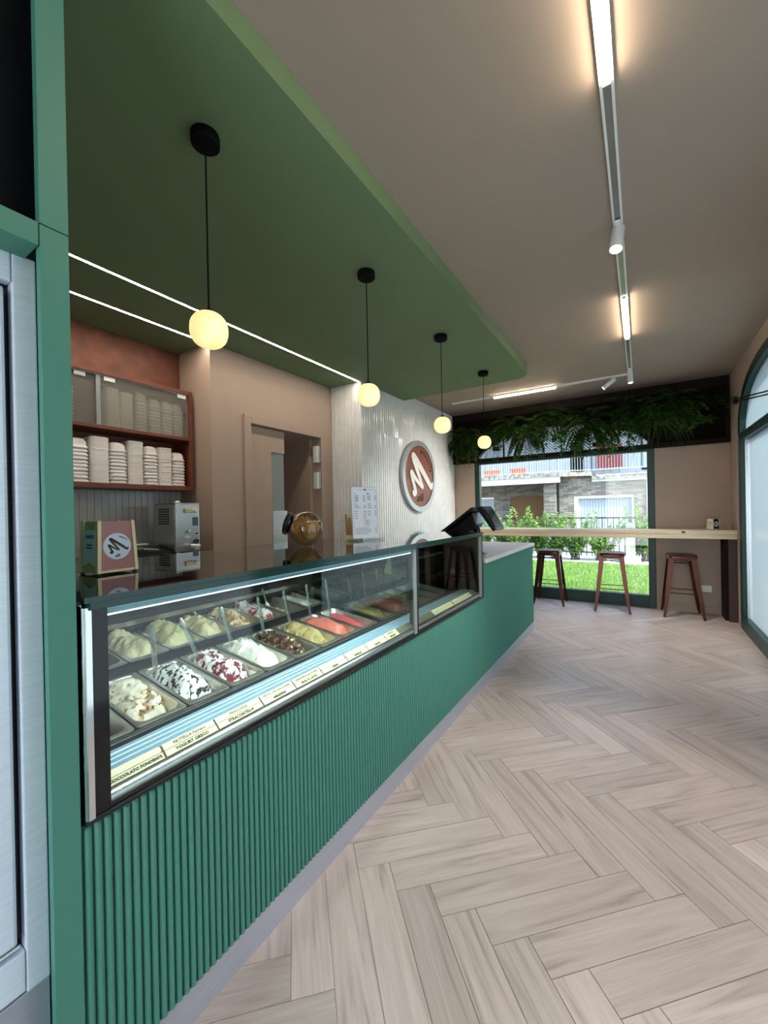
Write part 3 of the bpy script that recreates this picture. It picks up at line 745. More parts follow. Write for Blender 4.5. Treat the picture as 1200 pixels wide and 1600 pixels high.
# price labels: one card per column, upper and lower line
SLOPE = Vector((LB.x-LA.x, 0, LB.y-LA.y)).normalized()
Mlab = frame_matrix((0, 0, 0), (0, 1, 0), SLOPE)
PY0 = 0.438; PP = 0.162
names = ['dark chocolate', 'hazelnut spread and greek yogurt', 'hazelnut and stracciatella', 'pistachio and amarena', 'almond and fior di latte', 'crema', 'vaniglia', 'limone', 'last']
def label_strip(y0, y1, lbl, up, lo_, blank_round):
    L = thing('price_label', lbl, 'label', ((LA.x+LB.x)/2, (y0+y1)/2, (LA.y+LB.y)/2), 0, 'cream flavour labels on the price rail')
    tot = (LB-LA).length
    def card(a, b, yy0, yy1, nm, m, off=0.0008, r=0.0):
        q0 = LA.lerp(LB, a); q1 = LA.lerp(LB, b); nrm = Vector((SLOPE.z, 0, -SLOPE.x)) if SLOPE.x > 0 else Vector((SLOPE.z, 0, -SLOPE.x))
        M = MB(); c = Vector(((q0.x+q1.x)/2, (yy0+yy1)/2, (q0.y+q1.y)/2))
        w_, h_ = yy1-yy0, (q1-q0).length
        pts = rrect(w_, h_, max(0.0006, r), 4)
        base = frame_matrix(c, (0, 1, 0), SLOPE)
        vs = [base @ Vector((x, y, -0.001)) for x, y in pts]+[base @ Vector((x, y, off)) for x, y in pts]
        k = len(pts); M.add(vs, [tuple(range(k))[::-1], tuple(range(k, 2*k))]+[(i, (i+1) % k, k+(i+1) % k, k+i) for i in range(k)])
        return M.build(nm, m, L)
    card(0.52, 0.94, y0+0.003, y1-0.003, 'upper_card', 'label_cream', r=0.006 if blank_round else 0.0)
    card(0.06, 0.48, y0+0.003, y1-0.003, 'lower_card', 'label_cream')
    for me, t in ((up, 0.73), (lo_, 0.27)):
        if me is not None:
            q = LA.lerp(LB, t); base = frame_matrix((q.x, (y0+y1)/2, q.y), (0, 1, 0), SLOPE)
            place_text(me, L, base @ Matrix.Translation((0, 0, 0.0014)))
LY = [0.438, 0.579, 0.737, 0.906, 1.056, 1.203, 1.363, 1.517, 1.679, 1.80]
lnames = ['cream label reading CIOCCOLATO FONDENTE at the near end of the price rail', 'cream label reading NUTELLA Ferrero and YOGURT GRECO', 'cream label reading NOCCIOLA and STRACCIATELLA',
          'cream label reading PISTACCHIO puro di Sicilia and AMARENA', 'cream label reading MANDORLA pura di Sicilia and FIOR DI LATTE', 'cream label just beyond the one reading FIOR DI LATTE, blank upper card',
          'cream label second beyond the one reading FIOR DI LATTE', 'cream label third beyond the one reading FIOR DI LATTE', 'short cream label at the far end of the gelato price rail']
for i in range(9):
    up, lw = LT[i]
    label_strip(LY[i], LY[i+1], lnames[i], up, lw, up is None)
label_strip(2.22, 2.52, 'cream label in the empty pastry end of the case, nearer one', None, None, False)
label_strip(2.53, 2.86, 'cream label in the empty pastry end of the case, farther one', None, None, False)

# ------------------------------------------------------------------ gelato pans, gelato, spatulas
PW, PD, PH = 0.156, 0.338, 0.115
def pan_mesh():
    M = MB(); n = 4
    L = [loop(PD, PW, 0.010, -0.004, n), loop(PD, PW, 0.010, 0.0, n), loop(PD-0.006, PW-0.006, 0.012, 0.0015, n), loop(PD-0.034, PW-0.022, 0.030, 0.0015, n), loop(PD-0.040, PW-0.028, 0.030, -0.004, n),
         loop(PD-0.052, PW-0.040, 0.032, -0.09, n), loop(PD-0.075, PW-0.062, 0.028, -0.107, n)]
    M.loft(L, cap0=False, cap1=True)
    return M.mesh('gelato_pan', 'pan_steel', smooth=True)
PAN = pan_mesh()
def gelato_mat(name, base, second=None, scale=18, contrast=(0.48, 0.56), wave=False, rough=0.45):
    if second: return mat(name, base, rough, scale=scale*2.1, rgb2=second, contrast=contrast, bump=0.3, bscale=90)
    return mat(name, base, rough, var=0.05, scale=14, bump=0.3, bscale=90)
gelato_mat('g_choc', (52, 36, 28)); gelato_mat('g_nut', (238, 228, 206), (176, 128, 72), 22, (0.56, 0.66)); gelato_mat('g_drizzle', (244, 242, 238), (46, 30, 28), 26, (0.53, 0.56))
gelato_mat('g_cherry', (246, 240, 238), (120, 22, 38), 22, (0.49, 0.55)); gelato_mat('g_milk', (242, 240, 224)); gelato_mat('g_chunk', (222, 204, 146), (84, 56, 42), 20, (0.38, 0.46))
gelato_mat('g_pist', (190, 170, 112)); gelato_mat('g_salmon', (240, 134, 116)); gelato_mat('g_pink', (226, 104, 104)); gelato_mat('g_vanilla', (236, 224, 184)); gelato_mat('g_lemon', (232, 224, 170))
gelato_mat('g_cream', (240, 226, 176)); gelato_mat('g_caramel', (240, 220, 176), (186, 116, 40), 20, (0.49, 0.58)); gelato_mat('g_redwhite', (246, 240, 236), (196, 48, 44), 24, (0.52, 0.57)); gelato_mat('g_white', (244, 242, 234)); gelato_mat('g_beige', (228, 214, 180))
def gelato_mesh(nm, matn, seed, lo=-0.075, hi=0.02, slope=0.5, rough=1.0, swirl=1.0):
    # height field: deep and full towards the back (local -x), scooped down at the front (+x)
    nx, ny = 46, 26; W_, D_ = PW-0.034, PD-0.048; vs = []; fs = []
    for i in range(nx+1):
        s = i/nx                       # 0 back .. 1 front
        for j in range(ny+1):
            t = j/ny*2-1
            x = -D_/2+D_*s; y = t*W_/2
            cx = max(0.0, (abs(x)-(D_/2-0.028))/0.028); cyy = max(0.0, (abs(y)-(W_/2-0.028))/0.028)
            if cx > 0 and cyy > 0:
                k = math.hypot(cx, cyy)
                if k > 1: x -= math.copysign((1-1/k)*cx*0.028, x); y -= math.copysign((1-1/k)*cyy*0.028, y)
            edge = (1-0.75*abs(t)**2.6)*(1-abs(2*s-1)**8)
            fall = 1-max(0.0, (s-(0.55+slope*0.3))/(1-(0.55+slope*0.3)+1e-6))**1.6 if s > 0.55+slope*0.3 else 1.0
            h = lo+(hi-lo)*(0.35+0.65*edge)*fall
            p = Vector((x*9+seed*3.1, y*9, seed))
            r1 = mnoise.noise(p*1.2)
            ridg = 1-abs(mnoise.noise(Vector((x*11+r1*1.4*swirl+seed, y*20+r1*swirl, seed*2.3))))*2
            rid2 = 1-abs(mnoise.noise(Vector((x*34+r1*2.2+seed*1.7, y*26-r1*1.5, seed*5.1))))*2
            h += rough*(0.016*r1+0.020*(ridg-0.5)+0.010*(rid2-0.5)+0.005*mnoise.noise(p*7))
            if abs(t) > 0.97 or s < 0.02 or s > 0.98: h = min(h, -0.02)
            zz = h
            tp = 1-0.09*max(0, -zz)/0.1
            vs.append((x*tp, y*tp, zz))
    k = ny+1
    for i in range(nx):
        for j in range(ny): fs.append((i*k+j, (i+1)*k+j, (i+1)*k+j+1, i*k+j+1))
    return MB().add(vs, fs).mesh(nm, matn, smooth=True)
def chunk_mesh(seed, n, sz, area_, zf, m):
    rnd = random.Random(seed); M = MB()
    for i in range(n):
        x = rnd.uniform(*area_[0]); y = rnd.uniform(*area_[1]); r = sz*rnd.uniform(0.6, 1.3)
        R = Matrix.Rotation(rnd.uniform(0, 6), 4, Vector((rnd.random(), rnd.random(), rnd.random()+0.1)).normalized())
        b = MB().box(-r, r, -r*0.8, r*0.8, -r*0.6, r*0.6).xf(Matrix.Translation((x, y, zf(x, y)+r*0.2)) @ R); M.join(b)
    return M.mesh('topping', m, bevel=0.0012, seg=1)
mat('choc_chunk', (74, 48, 36), 0.5, var=0.3, scale=40); mat('nut_chunk', (170, 118, 62), 0.7, var=0.3, scale=50); mat('cherry', (110, 14, 30), 0.25, var=0.1)
def spat_meshes():
    L = 0.20; loops = []
    for k in range(9):
        t = k/8; z = t*L; wd = 0.0075+0.003*math.sin(t*PI)+(0.004 if k >= 7 else 0); th = 0.0042
        if k == 8: wd, th = 0.007, 0.003
        loops.append([(th*math.cos(a*PI/4), wd*math.sin(a*PI/4), z) for a in range(8)])
    h = MB().loft(loops).mesh('handle', 'spoon_plastic', smooth=True)
    b = MB().loft([loop(0.004, 0.012, 0.0015, 0.0, 2), loop(0.004, 0.034, 0.0015, -0.02, 2), loop(0.003, 0.032, 0.0012, -0.07, 2)]).mesh('blade', 'spoon_plastic')
    return h, b
SH, SB = spat_meshes()
def put_pan(row, k, plabel):
    th = math.atan2(0.047, 0.34) if row == 0 else math.atan2(0.041, 0.32)
    xc, zc = (-1.425, 0.778) if row == 0 else (-1.812, 0.846)
    o = inst('gelato_pan', PAN, None, (xc, PY0+PP*(k+0.5), zc), (0, th, 0))
    tag(o, plabel, 'pan', 'stainless gelato pans in the display case'); return o, th
def put_gelato(o, th, me, label, top=None):
    g = inst('gelato', me, None, o.location+Vector((0, 0, 0.0)), (0, th, 0)); tag(g, label, 'gelato', 'gelato flavours in the display case')
    if top is not None:
        c = inst('topping', top, g); tag(c, kind='stuff')
    return g
def put_spat(o, th, lx, ly, lean_x, lean_y, label, z=-0.01, sc=1.0):
    s_ = thing('spatula', label, 'spatula', o.matrix_basis @ Vector((lx, ly, z)), 0, 'clear plastic serving spatulas')
    s_.rotation_euler = (lean_y, lean_x, 0); s_.scale = (sc, sc, sc)
    inst('handle', SH, s_); inst('blade', SB, s_)
zf = lambda x, y: 0.004-0.9*y*y-0.05*max(0, x)
FRONT = [
 (-0, 'empty-looking dark pan at the near end of the front row', 'g_choc', 'dark chocolate gelato low in the nearest front pan', dict(lo=-0.085, hi=-0.045, rough=0.5), None, None),
 (1, 'front row pan holding cream gelato with chopped nuts', 'g_nut', 'cream gelato with chopped nuts and caramel', dict(slope=0.35, hi=0.022), ('nut_chunk', 70, 0.0045), (-0.125, -0.05, -0.1, 0.12)),
 (2, 'front row pan holding white gelato with chocolate drizzle', 'g_drizzle', 'white gelato drizzled with dark chocolate', dict(slope=0.35, hi=0.025), None, (-0.10, -0.045, 0.1, 0.1)),
 (3, 'front row pan holding white gelato with cherry sauce', 'g_cherry', 'white gelato rippled with dark cherry sauce', dict(slope=0.35, hi=0.02), ('cherry', 16, 0.006), (-0.10, -0.03, -0.15, 0.32)),
 (4, 'front row pan holding plain milk white gelato', 'g_milk', 'plain milk white gelato in high soft folds', dict(slope=0.5, hi=0.03), None, (-0.10, -0.03, -0.15, 0.2)),
 (5, 'front row pan holding gelato with chocolate chunks', 'g_chunk', 'yellow gelato covered in brown chocolate chunks', dict(slope=0.6, hi=0.01), ('choc_chunk', 110, 0.0065), (-0.11, -0.01, -0.1, 0.1)),
 (6, 'front row pan holding olive beige gelato nearest the salmon one', 'g_pist', 'olive beige pistachio gelato in soft folds, nearer one', dict(slope=0.4, hi=0.02, swirl=1.6), None, (-0.11, 0.0, -0.1, 0.14)),
 (7, 'front row pan holding smooth salmon gelato, nearer one', 'g_salmon', 'smooth salmon pink gelato, nearer one', dict(slope=0.7, hi=0.018, rough=0.45), None, (-0.12, 0.0, -0.1, 0.05)),
 (8, 'front row pan holding reddish pink gelato, nearer one', 'g_pink', 'reddish pink gelato sloping low, nearer one', dict(slope=0.2, hi=-0.005, rough=0.4), None, (-0.12, 0.0, -0.1, 0.05)),
 (9.28, 'pan holding olive beige gelato beyond the glass divider', 'g_pist', 'olive beige gelato beyond the glass divider', dict(slope=0.4, hi=0.02, swirl=1.6), None, (-0.11, 0.0, -0.1, 0.12)),
 (10.28, 'pan holding salmon gelato beyond the glass divider', 'g_salmon', 'smooth salmon pink gelato beyond the glass divider', dict(slope=0.7, hi=0.02, rough=0.45), None, (-0.12, 0.0, -0.1, 0.05)),
 (11.28, 'pan holding reddish pink gelato beyond the glass divider', 'g_pink', 'reddish pink gelato beyond the glass divider', dict(slope=0.3, hi=0.0, rough=0.4), None, (-0.12, 0.0, -0.1, 0.05)),
]
BACK = [
 (1, 'back row pan at the near end, nearly empty', 'g_beige', 'thin beige remains in the nearest back pan', dict(lo=-0.1, hi=-0.08, rough=0.3), None, None),
 (2, 'back row pan holding pale vanilla gelato', 'g_vanilla', 'pale vanilla gelato in wide folds', dict(slope=0.7, hi=0.028, rough=0.8), None, (-0.02, -0.075, -0.25, 0.62)),
 (3, 'back row pan holding pale lemon gelato', 'g_lemon', 'pale greenish yellow gelato in wide folds', dict(slope=0.7, hi=0.03, rough=0.8), None, (-0.11, 0.05, -0.1, 0.14)),
 (4, 'back row pan holding cream yellow gelato', 'g_cream', 'cream yellow gelato in ridged folds', dict(slope=0.55, hi=0.022), None, (-0.10, 0.06, -0.2, 0.6)),
 (5, 'back row pan holding gelato with caramel', 'g_caramel', 'cream gelato swirled with amber caramel', dict(slope=0.6, hi=0.018), None, None),
 (6, 'back row pan holding white gelato with red fruit', 'g_redwhite', 'white gelato with red fruit sauce', dict(slope=0.6, hi=0.02), ('cherry', 18, 0.006), (-0.10, -0.03, -0.15, 0.2)),
 (7, 'back row pan with little beige gelato left', 'g_beige', 'small beige scoop left low in a back pan', dict(lo=-0.10, hi=-0.035, slope=0.5, rough=0.8), None, (-0.09, 0.0, -0.15, 0.18)),
 (8, 'back row pan holding flat white gelato', 'g_white', 'flat white gelato at the far end of the back row', dict(slope=0.5, hi=-0.004, rough=0.35), None, (-0.10, 0.0, -0.12, 0.1)),
 (9.28, 'back pan beyond the glass divider, nearly empty', 'g_beige', 'thin beige remains beyond the glass divider', dict(lo=-0.1, hi=-0.05, rough=0.6), None, None),
 (10.28, 'back pan beyond the divider holding white gelato', 'g_white', 'flat white gelato beyond the glass divider', dict(slope=0.5, hi=-0.01, rough=0.35), None, (-0.10, 0.0, -0.12, 0.1)),
]
for row, LST in ((0, FRONT), (1, BACK)):
    for n_, (k, pl_, mt, gl_, kw, tp, sp) in enumerate(LST):
        o, th = put_pan(row, k, pl_)
        me = gelato_mesh('gelato', mt, 3.7*n_+row*11.3, **kw)
        top = chunk_mesh(n_, tp[1], tp[2], ((-0.13, 0.10), (-0.045, 0.045)), zf, tp[0]) if tp else None
        put_gelato(o, th, me, gl_, top)
        if sp: put_spat(o, th, sp[0], sp[1], sp[2], sp[3], 'clear spatula stuck in the '+gl_.split(',')[0]+(', nearer one' if 'nearer one' in gl_ else ''))
# empty dark trays in the pastry end
for i in range(3):
    o = inst('empty_pan', PAN, None, (-1.425, 2.485+i*0.165, 0.778), (0, math.atan2(0.047, 0.34), 0))
    tag(o, ['empty steel pan in the pastry end, nearest of three', 'empty steel pan in the pastry end, middle of three', 'empty steel pan in the pastry end, farthest of three'][i], 'pan', 'stainless gelato pans in the display case')
    o = inst('empty_pan', PAN, None, (-1.812, 2.485+i*0.165, 0.846), (0, math.atan2(0.041, 0.32), 0))
    tag(o, ['empty steel pan at the rear of the pastry end, nearest of three', 'empty steel pan at the rear of the pastry end, middle of three', 'empty steel pan at the rear of the pastry end, farthest of three'][i], 'pan', 'stainless gelato pans in the display case')

# ------------------------------------------------------------------ script M logo
MP = [(-0.215, -0.50), (-0.19, -0.53), (-0.155, -0.47), (-0.20, -0.28), (-0.262, -0.02), (-0.275, 0.06), (-0.245, 0.055), (-0.13, -0.12), (0.06, -0.335), (0.03, -0.19), (-0.10, 0.16), (-0.205, 0.45), (-0.215, 0.53), (-0.175, 0.525), (0.0, 0.26), (0.19, -0.04), (0.33, -0.27), (0.375, -0.29), (0.40, -0.20)]
MW0 = [0.045, 0.05, 0.05, 0.045, 0.042, 0.038, 0.04, 0.04, 0.034, 0.036, 0.05, 0.05, 0.045, 0.055, 0.062, 0.058, 0.052, 0.05, 0.03]
def m_logo(scale, sx, m, depth, name='logo_letter'):
    # catmull-rom ribbon with joined discs, as one flat raised letter
    pts = [Vector((p[0]*sx, p[1])) for p in MP]; M = MB(); N = 7; P_ = []; W_ = []; MW = [x*1.65 for x in MW0]
    for i in range(len(pts)-1):
        p0, p1, p2, p3 = pts[max(0, i-1)], pts[i], pts[i+1], pts[min(len(pts)-1, i+2)]
        for k in range(N):
            t = k/N
            q = 0.5*((2*p1)+(p2-p0)*t+(2*p0-5*p1+4*p2-p3)*t*t+(-p0+3*p1-3*p2+p3)*t**3)
            P_.append(q); W_.append(MW[i]+(MW[i+1]-MW[i])*t)
    P_.append(pts[-1]); W_.append(MW[-1])
    for i in range(len(P_)):
        ring = [((P_[i].x+W_[i]*math.cos(a*PI/6))*scale, (P_[i].y+W_[i]*math.sin(a*PI/6))*scale) for a in range(12)]
        M.prism(ring, 'z', 0, depth+0.00002*depth*i)
    for i in range(len(P_)-1):
        d = (P_[i+1]-P_[i]);
        if d.length < 1e-6: continue
        d.normalize(); nn = Vector((-d.y, d.x))
        q = [P_[i]+nn*W_[i], P_[i]-nn*W_[i], P_[i+1]-nn*W_[i+1], P_[i+1]+nn*W_[i+1]]
        M.prism([(a.x*scale, a.y*scale) for a in q], 'z', 0, depth)
    return M
# round wall sign
SC = Vector((XT, 5.11, 1.862)); SR = 0.503
sg = thing('round_sign', 'round copper logo sign with a white script M on the tiled wall', 'sign', SC)
def disc(M_, r0, r1, x0, x1, n=64):
    for k in range(n):
        a, b = 2*PI*k/n, 2*PI*(k+1)/n
        def P(r, t, x): return (x, SC.y+r*math.cos(t), SC.z+r*math.sin(t))
        if r0 > 0:
            M_.add([P(r0, a, x0), P(r1, a, x0), P(r1, b, x0), P(r0, b, x0), P(r0, a, x1), P(r1, a, x1), P(r1, b, x1), P(r0, b, x1)], [(0,1,2,3),(7,6,5,4),(1,5,6,2),(0,3,7,4)])
        else:
            M_.add([P(0, a, x1), P(r1, a, x1), P(r1, b, x1), P(r1, a, x0), P(r1, b, x0)], [(0,1,2),(1,3,4,2)])
    return M_
disc(MB(), SR*0.86, SR, XT+0.004, XT+0.055).build('rim', 'silver_ring', sg)
disc(MB(), 0, SR*0.87, XT+0.004, XT+0.040).build('copper_face', 'copper_disc', sg)
ML = frame_matrix((XT+0.0405, SC.y+0.0, SC.z+0.01), (0, 1, 0), (0, 0, 1))
lm = m_logo(SR*0.98, 1.95, 'white_letter', 0.012).mesh('logo_letter', 'white_letter')
place_text(lm, sg, ML, 'logo_letter')
place_text(T_AFFI, sg, ML @ Matrix.Translation((0.0, -0.315, 0.003)))
for i, me in enumerate(T_GEL):
    a = math.radians(82-i*8.4); r = SR*0.72
    place_text(me, sg, ML @ Matrix.Translation((r*math.cos(a), r*math.sin(a), 0.003)) @ Matrix.Rotation(a-PI/2, 4, 'Z'))

# ------------------------------------------------------------------ shelf cabinet with foam tubs
cab = thing('shelf_cabinet', 'copper brown wall cabinet with frosted sliding panes over an open shelf', 'cabinet', (-3.49, 1.4, 1.59))
cx0, cx1, cy0, cy1 = XN, -3.35, 0.55, 2.118
MB().box(cx0, cx1, cy0, cy1, 2.435, 2.466).build('top_board', 'copper_wood', cab, bevel=0.002)
MB().box(cx0, cx1, cy0, cy1, 1.592, 1.628).build('bottom_board', 'copper_wood', cab, bevel=0.002)
MB().box(cx0, cx1, cy0, cy1-0.031, 2.030, 2.056).build('shelf', 'copper_wood', cab, bevel=0.002)
MB().box(cx0, cx1, cy1-0.03, cy1, 1.628, 2.435).build('side_board', 'copper_wood', cab, bevel=0.002)
MB().box(cx0, cx1, cy0, cy0+0.03, 1.628, 2.435).build('side_board', 'copper_wood', cab, bevel=0.002)
MB().box(cx0, cx0+0.012, cy0+0.03, cy1-0.03, 1.628, 2.435).build('back_board', 'copper_wood', cab)
p1 = MB().box(cx1-0.022, cx1-0.016, 1.40, cy1-0.032, 2.058, 2.430).build('sliding_pane', 'frosted_pane', cab)
p2 = MB().box(cx1-0.034, cx1-0.028, cy0+0.032, 1.39, 2.058, 2.430).build('sliding_pane', 'frosted_pane', cab)
MB().box(cx1-0.024, cx1-0.010, cy0+0.03, cy1-0.03, 2.428, 2.435).build('pane_track', 'steel', cab)
MB().box(cx1-0.026, cx1-0.012, 1.372, 1.400, 2.060, 2.43).build('pane_edge', 'grey', p1)
for y in (1.425, 1.99): MB().box(cx1-0.015, cx1-0.011, y, y+0.075, 2.395, 2.425).build('pane_clip', 'white_plastic', p1)
MB().box(cx1-0.027, cx1-0.022, 1.24, 1.31, 2.395, 2.425).build('pane_clip', 'white_plastic', p2)
MB().lathe([(0.007, 0), (0.007, 0.004)], 12, (0, 0, 0), cap=True).xf(frame_matrix((cx1-0.0155, 2.05, 2.25), (0, 1, 0), (0, 0, 1))).build('lock', 'black', p1)

structure(MB().box(XN+0.0005, XN+0.03, -0.4, YN-0.001, 2.4665, ZS-0.001).build('trim_3', 'copper_panel'), 'rust coloured wall panel above the shelf cabinet')
# splashback with single tiles
sp = structure(MB().box(XN+0.0005, XN+0.006, 0.4, YN-0.001, 1.07, 1.5915).build('trim_4', 'grout'), 'grey tiled splashback under the shelf cabinet')
tm = [MB().box(0, 0.011+random.uniform(-0.0006, 0.0006), 0, 0.0483, 0, 0.2975) .xf(Matrix.Rotation(random.uniform(-0.012, 0.012), 4, 'Z')).mesh('tile', 'grey_tile', bevel=0.0012, seg=1) for _ in range(5)]
tm2 = [MB().box(0, 0.011, 0, 0.0483, 0, 0.150) .xf(Matrix.Rotation(random.uniform(-0.012, 0.012), 4, 'Z')).mesh('tile', 'grey_tile', bevel=0.0012, seg=1) for _ in range(4)]
yy = YN-0.0505; i = 0
while yy > 1.05:
    inst('tile', tm[(i*3) % 5], sp, (XN+0.006-sp.location.x, yy-sp.location.y, 1.142-sp.location.z))
    inst('tile', tm2[(i*5+1) % 4], sp, (XN+0.006-sp.location.x, yy-sp.location.y, 1.4405-sp.location.z)); yy -= 0.0505; i += 1

def tub_mesh():
    # upside-down foam tub: rounded rectangle, stepped flanks
    w_, d_ = 0.122, 0.20
    L = [loop(d_-0.006, w_-0.006, 0.024, 0.0), loop(d_, w_, 0.025, 0.005), loop(d_, w_, 0.025, 0.012), loop(d_-0.016, w_-0.016, 0.024, 0.022), loop(d_-0.018, w_-0.018, 0.026, 0.052), loop(d_-0.034, w_-0.034, 0.03, 0.070), loop(d_-0.056, w_-0.056, 0.03, 0.076)]
    return MB().loft(L, cap0=False).mesh('foam_tub', 'foam', smooth=True)
def lid_mesh():
    w_, d_ = 0.124, 0.20
    L = [loop(d_, w_, 0.028, 0.0), loop(d_+0.002, w_+0.002, 0.028, 0.004), loop(d_, w_, 0.028, 0.011), loop(d_-0.012, w_-0.012, 0.028, 0.0145), loop(d_-0.03, w_-0.03, 0.028, 0.015)]
    return MB().loft(L, cap0=False).mesh('foam_lid', 'foam', smooth=True)  # these shallow stacked pieces are foam lids
TUB, LID = tub_mesh(), lid_mesh()
ordn = ['first', 'second', 'third', 'fourth', 'fifth', 'sixth', 'seventh']
def stack(i, y, ztop, zbase, kind, shelf, sc=1.0, x=-3.475):
    h = ztop-zbase; pos = ordn[i]+' stack from the green post'
    if kind == 'tub':
        dz = 0.027; n = max(1, int((h-0.076*sc)/dz)+1); me = TUB; nm = 'foam_tub'
    else:
        dz = 0.0122; n = max(1, int((h-0.015)/dz)+1); me = LID; nm = 'foam_lid'
    for k in range(n):
        o = inst(nm, me, None, (x+random.uniform(-0.002, 0.002), y+random.uniform(-0.0015, 0.0015), zbase+0.0005+k*dz), (0, 0, random.uniform(-0.012, 0.012)), (1, sc, 1))
        kd = 'tub' if kind == 'tub' else 'tray'
        tag(o, 'white foam %s stacked on the %s, %s' % (kd, shelf, pos), kd, 'foam %ss, stack %s on the %s' % (kd, ordn[i], shelf))
ys = [1.265, 1.398, 1.527, 1.652, 1.772, 1.888, 2.005]; zt = [1.955, 1.985, 1.965, 1.982, 1.947, 1.95, 1.922]
for i in range(7): stack(i, ys[i], zt[i], 1.629, 'lid' if i in (1, 3, 5) else 'tub', 'open lower shelf', 1.0 if i < 3 else 0.92)
ys2 = [1.20, 1.50, 1.60, 1.715, 1.825, 1.925, 2.02]; zt2 = [2.38, 2.375, 2.36, 2.37, 2.355, 2.36, 2.34]
for i in range(7): stack(i, ys2[i], zt2[i], 2.057, 'lid' if i in (1, 2) else 'tub', 'frosted upper shelf', 0.82, x=-3.50)

# ------------------------------------------------------------------ back worktop with cream machine and tray
XNB = XN+0.002
bk = thing('back_counter', 'dark back worktop under the tiled splashback', 'counter', (-3.35, 1.2, 0))
MB().box(XNB, -2.98, 0.4, YN-0.002, 1.03, 1.07).build('worktop', 'worktop_dark', bk, bevel=0.003)
MB().box(XNB, -3.02, 0.4, YN-0.002, 0.0, 1.03).build('base', 'taupe_wall', bk)
cm = thing('cream_machine', 'small stainless steel whipped cream machine on the back worktop', 'machine', (-3.2, 1.87, 1.07))
mx0, mx1, my0, my1, mz0, mz1 = -3.36, -3.05, 1.77, 1.97, 1.088, 1.468
MB().box(mx0, mx1, my0, my1, mz0, mz1).build('body', 'machine_steel', cm, bevel=0.006)
MB().box(mx0+0.004, mx1-0.02, my0-0.003, my0-0.0002, mz0+0.015, mz1-0.012).build('side_panel', 'steel', cm)
V = MB()
for a in range(6):
    for b in range(7): V.box(mx0+0.075+a*0.026, mx0+0.095+a*0.026, my0-0.0045, my0-0.0028, 1.305+b*0.019, 1.316+b*0.019)
V.build('vent', 'black', cm)
MB().box(mx0-0.002, mx1+0.002, my0-0.003, my1+0.003, mz1, mz1+0.006).build('lid', 'steel', cm, bevel=0.002)
MB().lathe([(0.018, 0), (0.02, 0.012), (0.012, 0.02)], 16, (-3.18, 1.86, mz1+0.006), cap=True).build('lid_knob', 'white_plastic', cm)
MX = frame_matrix((mx1, 0, 0), (0, 1, 0), (0, 0, 1))
def onfront(y, z, r, d, m, nm, n=20):
    return MB().lathe([(r, 0), (r, d*0.8), (r*0.9, d)], n, (0, 0, 0), cap=True).xf(frame_matrix((mx1, y, z), (0, 1, 0), (0, 0, 1))).build(nm, m, cm)
onfront(1.865, 1.25, 0.011, 0.03, 'chrome', 'dial')
onfront(1.935, 1.165, 0.020, 0.02, 'blue_knob', 'switch')
onfront(1.93, 1.415, 0.02, 0.025, 'white_plastic', 'cap')
MB().box(mx1, mx1+0.02, 1.84, 1.91, 1.395, 1.43).build('drawer_front', 'cream_wood', cm, bevel=0.004)
MB().box(mx1, mx1+0.003, 1.91, 1.958, 1.29, 1.36).build('sticker', 'blue_sticker', cm)
MB().box(mx1, mx1+0.003, 1.925, 1.958, 1.215, 1.24).build('sticker', 'white', cm)
MB().box(mx1, mx1+0.004, 1.93, 1.955, 1.221, 1.235).build('sticker', 'black', cm)
E_ = MB(); E_.prism([(1.865+0.026*math.cos(a*PI/10), 1.205+0.012*math.sin(a*PI/10)) for a in range(20)], 'x', mx1, mx1+0.003); E_.build('badge', 'white', cm)
MB().tube([(mx1, 1.90, 1.13), (mx1+0.05, 1.90, 1.13), (mx1+0.052, 1.90, 1.105)], 0.016, 14).build('spout', 'white_plastic', cm)
MB().lathe([(0.036, 0), (0.036, 0.012), (0.02, 0.02)], 18, (mx1+0.052, 1.90, 1.125), cap=True).build('nozzle_collar', 'white_plastic', cm)
for a, b in ((mx0+0.03, my0+0.03), (mx1-0.03, my0+0.03), (mx0+0.03, my1-0.03), (mx1-0.03, my1-0.03)):
    MB().lathe([(0.014, 0.0), (0.014, 0.018)], 12, (a, b, 1.0705), cap=True).build('foot', 'white_plastic', cm)
sc_ = thing('counter_scale', 'flat black counter scale with a pale tray edge beside the cream machine', 'scale', (-3.2, 1.58, 1.07))
MB().prism([(-3.34, 1.0705), (-3.06, 1.0705), (-3.06, 1.09), (-3.10, 1.105), (-3.30, 1.145), (-3.34, 1.145)], 'y', 1.42, 1.74).build('body', 'black', sc_, bevel=0.004)
MB().box(-3.345, -3.315, 1.415, 1.70, 1.146, 1.158).build('rear_edge', 'white', sc_, bevel=0.002)
MB().box(-3.24, -3.20, 1.50, 1.60, 1.122, 1.136).build('display_bezel', 'grey', sc_, bevel=0.002)
MB().tube([(-3.19, 1.60, 1.126), (-3.15, 1.66, 1.119), (-3.13, 1.68, 1.115)], 0.004, 6).build('power_cable', 'white', sc_)
MB().box(-3.17, -3.13, 1.46, 1.60, 1.1125, 1.118).build('keypad', 'dark_grey', sc_)

